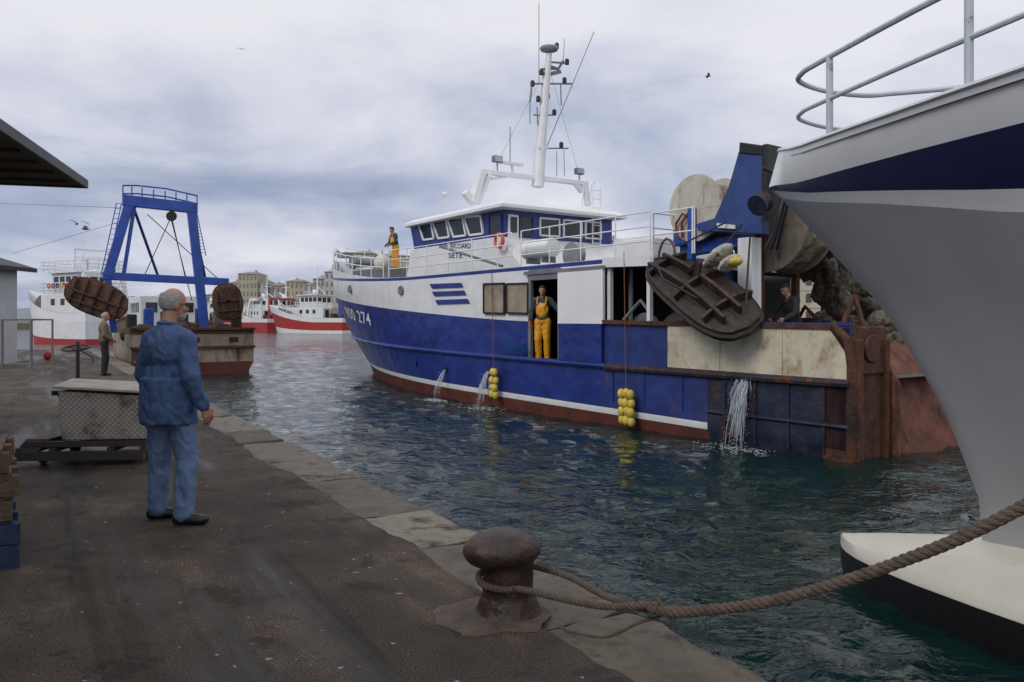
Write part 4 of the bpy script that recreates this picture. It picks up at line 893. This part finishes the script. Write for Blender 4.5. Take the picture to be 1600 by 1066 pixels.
bx=thing('metal_box','worn chequer plate metal box with flat pale lid on the trolley behind the man','box',(-4.42,8.95,.26),R(4))
m=MB();m.prism([(-.44,-.38,0),(.5,-.38,0),(.5,-.42,.47),(-.46,-.42,.53)],(0,.8,0));m.build('box_body',checker(),bx,smooth=False,bevel=.012)
m=MB();m.prism([(-.50,-.46,.56),(.52,-.48,.50),(.56,.46,.50),(-.72,.46,.575)],(0,0,.03));m.build('lid',mat('grey_board',(.46,.43,.37),.8,var=.3,vs=5,rust=.2,rustc=(.2,.17,.14),streak=1,rs=3),bx,smooth=False,bevel=.008)
m=MB();m.bar((-.62,-.2,.49),(-.44,-.2,.49),.05,.05);m.box((-.54,0,.47),(.1,.3,.07));m.build('bracket',rust,bx,smooth=False)
def pallet(z,mm,label,dx,rz):
    o=thing('pallet',label,'pallet',(-3.80+dx,5.0,z),rz,'pallets stacked at the left')
    for k in range(5): MB().box((-.5+k*.25,0,.133),(.16 if k%2 else .12,.8,.02)).build('deck_board',mm,o,smooth=False)
    for y in(-.36,0,.36):
        MB().box((0,y,.112),(1.2,.1,.02)).build('stringer_board',mm,o,smooth=False);MB().box((0,y,.011),(1.2,.1,.02)).build('bottom_board',mm,o,smooth=False)
        for x in(-.53,0,.53): MB().box((x,y,.062),(.14,.1,.078)).build('block',mm,o,smooth=False)
pallet(.0,bpal,'blue wooden pallet at the bottom of the stack, left edge',.0,R(32));pallet(.15,bpal,'blue wooden pallet second from the bottom of the stack',-.01,R(34))
pallet(.3,wood,'brown wooden pallet third from the bottom of the stack',-.04,R(31));pallet(.45,wood,'brown wooden pallet second from the top of the stack',-.01,R(33));pallet(.6,wood,'brown wooden pallet on top of the stack, left edge',-.05,R(30))
hw=thing('hand_wheel_post','black post with a hand wheel on the quay by the man in tan sweater','hand wheel',(-11.62,21.3,0))
MB().cap((0,0,0),(0,0,.95),.05,.045).build('post',black,hw)
m=MB();m.tube([V((.33*math.cos(k*.3927)-.05,.33*math.sin(k*.3927),.8+.06*math.sin(k*.3927))) for k in range(16)],.03,8,True)
for k in range(4): m.tube([(-.05,0,.8),(-.05+.33*math.cos(k*1.571),.33*math.sin(k*1.571),.8+.06*math.sin(k*1.571))],.018,6)
m.tube([(-.05,0,.8),(.35,.1,.55),(.36,.1,.4)],.02,6);m.build('wheel',black,hw)
br=thing('tube_barrier','grey tubular metal barrier by the white hut at far left','barrier',(-16.4,26,0))
m=MB()
for z in(1.56,.1): m.tube([(-.25,0,z),(.7,0,z)],.03,6)
for x in (-.25,.7): m.tube([(x,0,0),(x,0,1.58)],.045,6)
m.tube([(.7,0,1.56),(.7,1.2,1.56),(.7,1.2,0)],.035,6);m.build('frame',mat('barrier_grey',(.16,.15,.13),.6,rust=.2),br)
ht=thing('white_hut','small white hut with dark sloping roof at far left','hut',(-19.95,27.6,0))
m=MB();m.box((0,0,1.75),(3.6,3.2,3.5));m.build('wall',grywall,ht,smooth=False)
m=MB();m.prism([(-2.2,-2.0,4.6),(2.3,-2.0,3.3),(2.3,-2.0,3.45),(-2.2,-2.0,4.8)],(0,4,0));m.build('roof',mat('hut_roof',(.03,.03,.035),.6),ht,smooth=False)
m=MB();m.bar((1.82,-1.62,0),(1.82,-1.62,3.4),.08,.08);m.build('corner_trim',grey,ht,smooth=False)
o=MB().ell((0,0,0),(.14,.14,.18),nu=10,nv=7).build('marker_float',redp);o.location=(-17.5,30,.2);tag(o,'red float on the ground beyond the barrier','float')
hall=thing('market_hall','dark flat canopy roof of the quay hall jutting in at upper left','building',(-6.46,12,0),math.atan2(-1,.284))
m=MB();m.box((9,-4.0,3.60),(18,8,.07));m.build('canopy_slab',mat('canopy_concrete',(.11,.09,.07),.8,var=.3,vs=1.5,rust=.25,rustc=(.05,.04,.03),streak=1),hall,smooth=False)
for k in range(24): MB().box((.5+k*.72,-4,3.545),(.07,7.8,.05)).build('canopy_beam',mat('canopy_beam',(.07,.06,.05),.8),hall,smooth=False)
m=MB();m.bar((-.03,.03,3.60),(18,.03,3.60),.06,.12);m.bar((-.03,.05,3.60),(-.03,-8,3.60),.06,.12);m.build('fascia',mat('fascia',(.07,.07,.075),.6,var=.3),hall,smooth=False)
m=MB();m.box((9.5,-7.6,1.75),(17,.3,3.5));m.build('wall',concrete,hall,smooth=False)
for k in range(3):
    MB().box((3.5+k*5.5,-7.42,1.4),(2.6,.08,2.8)).build('door',grey,hall,smooth=False)
# ================================================================ BLUE A-FRAME BOAT
A_=Fr((-12.68,31.82),(-.511,.859))
ab=thing('gantry_boat','low fishing boat with tall blue A frame gantry moored stern on at left','fishing boat',A_.org(),A_.rz)
m=MB()
def hb3(a): s=a/16;return 2.3*(1 if s<.5 else 1-((s-.5)/.5)**2.2)
Zk=[-.6,.12,.5,1.1,1.62,1.82]
for side in(1,-1):
    m.grid([[V((a,side*hb3(a)*(.92 if z<.2 else 1),z+max(0,a-6)**1.5*.03*(z>0))) for a in (0,2,4,6,8,10,12,13.5,15,16)] for z in Zk],lambda i,j:[0,0,1,3,2][i])
m.grid([[V((0,b*(.92 if z<.2 else 1),z)) for b in (-2.3,-1.2,0,1.2,2.3)] for z in Zk],lambda i,j:([0,0,1,3,2][i] if j<2 else [0,2,2,1,2][i]))
m.build('hull',[red,mat('stained_white',(.33,.28,.21),.7,rust=.32,rs=2),mat('rusty_brown',(.10,.055,.032),.8,rust=.3,rs=3),mat('sand_band',(.26,.22,.16),.7,rust=.32)],ab,weld=.002)
m=MB();m.box((7,0,1.25),(13,4.4,.06));m.build('deck',deckm,ab,smooth=False)
MB().bar((-.05,-2.35,1.1),(-.05,2.35,1.1),.1,.1).build('rub_rail',rust,ab,smooth=False);MB().bar((-.04,-2.35,1.84),(-.04,2.35,1.84),.16,.09).build('rub_rail',rust,ab,smooth=False)
for b in(-1.5,0,1.4): MB().box((.0,b,1.4),(.04,.35,.2)).build('scupper',black,ab,smooth=False)
g=lambda x,y,a=.5:A_.pa(x,y,a)
m=MB()
m.bar(g(205,308),g(168,432),.28,.34);m.bar(g(298,318),g(320,516),.28,.34);m.bar(g(192,313),g(308,326),.3,.42);m.bar(g(160,431),g(357,441),.26,.3)
m.bar(g(168,432),g(178,520),.24,.24);m.bar(g(212,310),g(192,436),.12,.14);m.bar(g(200,430),g(340,436,2.4),.12,.12)
m.bar(g(205,314),g(250,440,4.5),.1,.1);m.bar(g(298,324),g(322,440,4.5),.1,.1)
m.bar(g(168,432),g(178,420),.2,.2);m.build('gantry',bluef,ab,smooth=False,bevel=.02)
m=MB()
P=[g(192,290),g(214,290),g(260,295),g(308,306)]
for dz in(0,-.32): m.tube([p+V((0,0,dz)) for p in P],.03,6)
for x in (192,206,222,240,258,275,292,308): p=g(x,290+(x-192)*.13);m.tube([p,p-V((0,0,.75))],.025,6)
m.build('gantry_railing',bluef,ab)
for (x0,y0,x1,y1) in ((186,318,162,430),(303,330,318,400)):
    m=MB();a,b=g(x0-4,y0),g(x1-4,y1);a2,b2=g(x0+4,y0),g(x1+4,y1);m.tube([a,b],.02,5);m.tube([a2,b2],.02,5)
    for k in range(14): m.tube([a.lerp(b,k/14),a2.lerp(b2,k/14)],.013,4)
    m.build('ladder',bluef,ab)
m=MB();m.lathe([(.1,-.06),(.2,-.06),(.15,0),(.2,.06),(.1,.06)],g(268,338),14,Matrix.Rotation(R(90),3,'Y'));m.build('sheave',black,ab)
for (A1,B1) in (((268,338),(225,432)),((268,338),(290,436)),((268,345),(300,470)),((230,335),(345,440))): MB().tube([g(*A1),g(*B1)],.018,5).build('rigging_wire',cable,ab)
for (A1,B1,a2) in (((192,325),(0,318),12),((210,340),(20,396),12),): MB().tube([g(*A1),A_.pa(B1[0],B1[1],a2)],.008,5).build('rigging_wire',cable,ab)
m=MB();m.box((9,0,2.3),(4.0,2.6,2.1));m.build('wheelhouse',white,ab,smooth=False,bevel=.04)
for k in range(5): MB().box((7.7+k*.7,1.32,2.8),(.45,.04,.45)).build('window',glass,ab,smooth=False)
for k in range(3): MB().box((6.98,-.8+k*.8,2.8),(.04,.5,.45)).build('window',glass,ab,smooth=False)
m=MB();random.seed(9)
for k in range(26): m.ell((random.uniform(.3,3),random.uniform(-2.0,2.0),1.5+random.random()*.35),(.4,.45,.3),nu=10,nv=6)
o=thing('net_pile','brown heap of nets on the stern of the blue gantry boat','net',A_.org(),A_.rz);rem('netting',m,.06,mat('net_rust',(.07,.042,.028),.95,var=.6,vs=8,bump=1),o,1,.12,6)
for i in range(7):
    MB().box((1.5+.6*i,-1.9+.62*i,1.9),(.4,.4,1.1+.25*(i%3))).build('deck_gear',[rust,grey,blueb,darkin,rust,bluef,darkin][i],ab,smooth=False,bevel=.04)
p=A_.w(g(163,467,0.2));otter('brown otter board hung at the left side of the blue gantry',p-V((0,.6,0)),V((.9,.1,-.35)),V((.3,0,.9)),2.35,1.25,mm=mat('board_brown',(.10,.055,.033),.8,var=.5,vs=3,rust=.3,rustc=(.04,.025,.018)))
p=A_.w(g(360,472,0.2));otter('brown otter board hung at the right side of the blue gantry',p-V((0,.3,0)),V((.8,.4,.1)),V((-.15,0,1)),1.15,1.45,mm=mat('board_brown2',(.12,.07,.045),.8,var=.5,vs=3,rust=.3,rustc=(.05,.03,.02)))
# ================================================================ FAR BOATS
def far_boat(px,Y,head,L,W,hc,sc_,label,low=None,wh=(.35,.6),gc=None,hh=2.2,tw=4.6,nm='trawler',group='fishing boats moored across the harbour',rail=False):
    X=(px-800)/F*Y;o=thing(nm,label,'fishing boat',(X,Y,WZ),R(head),group)
    def h_(a): s=a/L;return W/2*(1 if s<.55 else 1-((s-.55)/.45)**2.1)
    ze=lambda k,a:[-.3,.45,hh*.45,hh*.72,hh][k]+(0 if k<1 else (max(0,a/L-.35)**1.5)*4.6*(k/4))
    m=MB();As=[L*k/16 for k in range(17)]
    for s in(1,-1): m.grid([[V((a+(2.2*k*.25*(a/L)**5),s*h_(a),ze(k,a))) for a in As] for k in range(5)],lambda i,j:[1,0,0,2][i])
    m.grid([[V((0,b,ze(k,0))) for b in(-W/2,0,W/2)] for k in range(5)],lambda i,j:[1,0,0,2][i])
    m.build('hull',[hc,low or red,sc_],o,weld=.01)
    m=MB();m.grid([[V((a,s*h_(a),ze(4,a)-.5)) for a in As] for s in(1,-1)]);m.build('deck',deckm,o,smooth=False)
    a0,a1=L*wh[0],L*wh[1];m=MB();m.box(((a0+a1)/2,0,hh+.9),(a1-a0+2.4,W*.72,1.8));m.build('deckhouse',white,o,smooth=False,bevel=.05)
    m=MB();m.box(((a0+a1)/2+.4,0,hh+2.8),(a1-a0-.6,W*.58,2.0));m.build('wheelhouse',white,o,smooth=False,bevel=.05)
    for s in (1,-1):
        for k in range(4): MB().box((a0+.6+(k+.5)*(a1-a0-.8)/4,s*W*.292,hh+3.1),((a1-a0)/4*.6,.06,.8)).build('window',glass,o,smooth=False)
        for k in range(3): MB().box((a0+(k+.5)*(a1-a0)/3,s*W*.362,hh+1.1),(.6,.06,.6)).build('window',glass,o,smooth=False)
    for k in range(3):
        MB().box((a0+.66,(k-1)*W*.17,hh+3.1),(.06,W*.12,.8)).build('window',glass,o,smooth=False)
        MB().box((a0-1.22,(k-1)*W*.21,hh+.8),(.06,W*.13,1.3)).build('window',darkin,o,smooth=False)
    m=MB();m.box(((a0+a1)/2+.4,0,hh+3.9),(a1-a0+.2,W*.68,.15));m.build('roof',whitec,o,smooth=False)
    m=MB();am=(a0+a1)/2;m.tube([(am,0,hh+3.9),(am,0,hh+3.9+tw)],[.14,.07],6);m.tube([(am,-1,hh+3+tw*.7),(am,1,hh+3+tw*.7)],.05,5);m.tube([(am,-1.5,hh+4),(am,-1.5,hh+5.6)],.04,5);m.ell((am,.7,hh+4.5),(.35,.35,.4));m.bar((am-1,-.8,hh+4.2),(am-1,.8,hh+5.2),.15,.15);m.build('mast',whitec,o)
    gcm=gc or bluef;m=MB()
    for s in(1,-1): m.bar((1,s*W*.4,hh-.5),(1.6,s*W*.34,hh+3.6),.35,.35)
    m.bar((1.6,-W*.36,hh+3.6),(1.6,W*.36,hh+3.6),.35,.4);m.build('gantry',gcm,o,smooth=False)
    MB().lathe([(.3,-1.2),(.9,-1.2),(.9,-1.1),(.6,-1.1),(.6,1.1),(.9,1.1),(.9,1.2),(.3,1.2)],(3.6,0,hh+.9),16,Matrix.Rotation(R(90),3,'X')).build('net_drum',netb,o)
    for k in range(4): MB().box((2.2+k*1.1,W*.25*(1 if k%2 else -1),hh+.3),(.7,.9,.9)).build('deck_gear',[bluef,rust,orange,netd][k],o,smooth=False)
    if rail:
        for zz in (hh+1.9,hh+3.95,): railing(o,[V((a0-1.4,W*.36,zz)),V((a1+1.4,W*.36,zz)),V((a1+1.4,-W*.36,zz)),V((a0-1.4,-W*.36,zz)),V((a0-1.4,W*.36,zz))],1.0,(1,.66,.33),.04,1.0)
        railing(o,[V((0,s_*W/2,hh)) for s_ in (-1,-.5,0,.5,1)],1.1,(1,.66,.33),.04,.9)
        m=MB()
        for s_ in (-.3,.3): m.bar((a0+1,s_*W,hh+3.9),(a0+1,s_*W,hh+6),.12,.12)
        m.bar((a0+1,-.32*W,hh+6),(a0+1,.32*W,hh+6),.14,.14);m.bar((a0+1,-.32*W,hh+5.3),(a0+1,.32*W,hh+5.3),.08,.08);m.build('radar_arch',whitec,o,smooth=False)
    else:
        railing(o,[V((a0-1,W*.36,hh+1.8)),V((a1+1,W*.36,hh+1.8)),V((a1+1,-W*.36,hh+1.8))],.9,(1,.5),.05,1.5)
        railing(o,[V((a,h_(a)-.1,ze(4,a))) for a in As[9:]],.9,(1,.5),.05,1.5)
    return o
far_boat(556,132,150,18,6.6,redp,white,'red trawler with white waterline band and blue gantry, rightmost of the far boats',low=white,gc=bluef,hh=2.5)
far_boat(446,146,128,19,6.8,redp,white,'red hulled trawler with white wheelhouse left of the rightmost far boat',low=redp,gc=redp,hh=2.4)
far_boat(394,150,60,18,6.6,redp,white,'red hulled trawler with white gantry seen just right of the brown otter board',low=redp,gc=white,hh=2.4)
far_boat(490,185,110,18,6.3,white,blue,'distant white and blue trawler between the two red hulled boats',low=blue,gc=bluef)
far_boat(345,170,120,16,6,white,redp,'distant white trawler behind the blue gantry boat stern',low=redp,gc=white)
far_boat(235,130,160,16,6,blue,white,'distant blue hulled trawler seen under the blue gantry beam',low=red,gc=bluef)
wsx=far_boat(178,74,150,12,5.5,white,whitec,'tall white fishing vessel with many railings behind the white hut',low=redp,gc=whitec,hh=2.8,tw=3.2,rail=True,wh=(.2,.6))
for k in range(6):
    MB().tube([V((3.2+k*.7+.2*math.cos(q*.7854),2.2,5.4+.2*math.sin(q*.7854))) for q in range(8)],.06,6,True).build('life_ring',[redp,orange,yellow,bluef][k%4],wsx)
# ================================================================ FAR SHORE
m=MB();m.prism([(-400,175,-1),(60,190,-1),(60,800,-1),(-400,800,-1)],(0,0,1.8));m.prism([(20,120,-1),(260,120,-1),(700,500,-1),(700,900,-1),(40,900,-1)],(0,0,1.8));o=m.build('far_quay',concrete,None,smooth=False);tag(o,None,None,kind='structure')
m=MB();rows=[]
for j in range(6):
    rows.append([V((x,900+j*150,-2+(0 if j==0 else 1)*(18+16*noise.noise(V((x*.004,j*.4,0)))+12*math.exp(-((x+420)/260)**2))*min(1,j/2))) for x in range(-1600,1601,50)])
m.grid(rows);o=m.build('far_hills',mat('far_hill',(.20,.23,.27),.95,var=.15,vs=.02),None);tag(o,None,None,kind='structure')
def building(x0,x1,yt,Y,mm,fl,cols,label,depth=14,hip=True,arch=False,group='houses along the far quay'):
    X0=(x0-800)/F*Y;X1=(x1-800)/F*Y;H=CH+(HZ-yt)/F*Y-.8;wd=X1-X0
    o=thing('house',label,'building',((X0+X1)/2,Y,.8),0,group)
    m=MB();m.box((0,depth/2,H/2),(wd,depth,H));m.build('wall',mm,o,smooth=False)
    m=MB();m.box((0,depth/2-.1,H+.05),(wd+.3,depth+.6,.2))
    m.build('cornice',pale,o,smooth=False)
    if hip:
        m=MB();z=H+.15;vs=[V((-wd/2,-.3,z)),V((wd/2,-.3,z)),V((wd/2,depth,z)),V((-wd/2,depth,z)),V((-wd/2+min(3,wd*.3),depth/2,z+1.1)),V((wd/2-min(3,wd*.3),depth/2,z+1.1))]
        m.add(vs,[(0,1,5,4),(1,2,5),(2,3,4,5),(3,0,4)]);r=m.build('roof',roof,o,smooth=False)
        MB().box((wd*random.uniform(-.3,.3),depth*.4,z+1.0),(.8,.8,1.2)).build('chimney',brownr,r,smooth=False)
    fh=H/fl
    for f in range(fl):
        for c in range(cols):
            x=-wd/2+wd*(c+.5)/cols;z=fh*(f+.5)
            ww=min(1.2,wd/cols*.42);hh=fh*.55
            if arch:
                ww=1.1
                pts=[V((x-ww/2,-.05,z-hh/2)),V((x+ww/2,-.05,z-hh/2))]+[V((x+ww/2*math.cos(k*math.pi/6),-.05,z+hh/2-ww/2+ww/2*math.sin(k*math.pi/6))) for k in range(7)]
                MB().prism(pts,(0,.04,0)).build('window',winn,o,smooth=False)
            else: MB().box((x,-.03,z),(ww,.06,hh)).build('window',winm,o,smooth=False)
        if arch: MB().box((0,-.06,fh*(f+1)-.15),(wd,.12,.25)).build('string_course',pale,o,smooth=False)
    return o
L_=[(205,232,468,330,pale,3,2,'small pale house at the left end of the far row'),(232,262,464,335,brownr,3,3,'brown house seen under the left part of the blue gantry'),
(262,312,468,340,pale,3,4,'low pale house between the gantry legs'),(320,360,461,340,brownr,3,4,'brown house right of the gantry, below the ochre block'),
(358,372,442,325,pale,5,2,'narrow pale house at the left side of the ochre block'),(372,402,428,325,ochre,6,5,'ochre block, tallest left of the red trawlers'),(402,416,441,326,pale,5,2,'narrow pale house right of the ochre block'),(416,446,446,328,brownr,4,4,'brown house above the red hulled trawler'),
(446,474,440,326,ochre,5,4,'second ochre house, above the far trawler masts'),(474,489,445,326,pale,5,2,'narrow pale house left of the brown house by the trawler bow'),(489,507,436,324,brownr,5,3,'brown house left of the trawler bow'),(507,545,425,300,pale,6,5,'pale house partly behind the trawler bow'),
(545,585,396,250,brownr,7,5,'tall brown house behind the trawler bow railing'),(585,640,400,252,ochre,7,6,'ochre house behind the fisherman on the foredeck')]
for (x0,x1,yt,Y,mm,fl,co_,lb) in L_: building(x0,x1,yt,Y,mm,fl,co_,lb)
building(925,1010,376,190,pale,6,7,'pale house behind the trawler wheelhouse aft railing',arch=False)
building(1010,1100,384,190,ochre,6,7,'ochre house behind the cream warp drum')
building(1100,1180,398,185,brownr,5,6,'brown house behind the slung otter board')
building(1180,1440,425,150,mat('cream_stone',(.48,.43,.33),.9,var=.12,vs=.4),3,14,'cream arched building seen beyond the trawler stern',arch=True,hip=False)
# ================================================================ GULLS
def gull(px,py,Y,sp,rz,label):
    o=thing('seagull',label,'bird',at(px,py,Y),rz,'gulls in the sky')
    g_=mat('gull_grey',(.12,.12,.13),.8)
    MB().ell((0,0,0),(.06,.2,.06),nu=10,nv=6).tube([(0,.18,.01),(0,.27,0)],[.03,.008],6).build('body',g_,o)
    for s in(-1,1):
        m=MB();m.grid([[V((s*x*sp,y+.06*(x>.5),z)) for x,z in((0,.03),(.25,.13),(.5,.16),(.8,.08),(1,.02))] for y in(-.08,.08)]);m.build('wing',g_,o)
gull(120,350,40,.6,R(40),'grey seagull flying above the white vessel at upper left')
gull(1107,119,60,.55,R(80),'small seagull flying in the open sky at upper right')
gull(133,358,44,.5,R(-60),'second seagull just below and right of the first at left')
gull(377,77,120,.6,R(20),'tiny distant seagull high in the sky left of the mast')
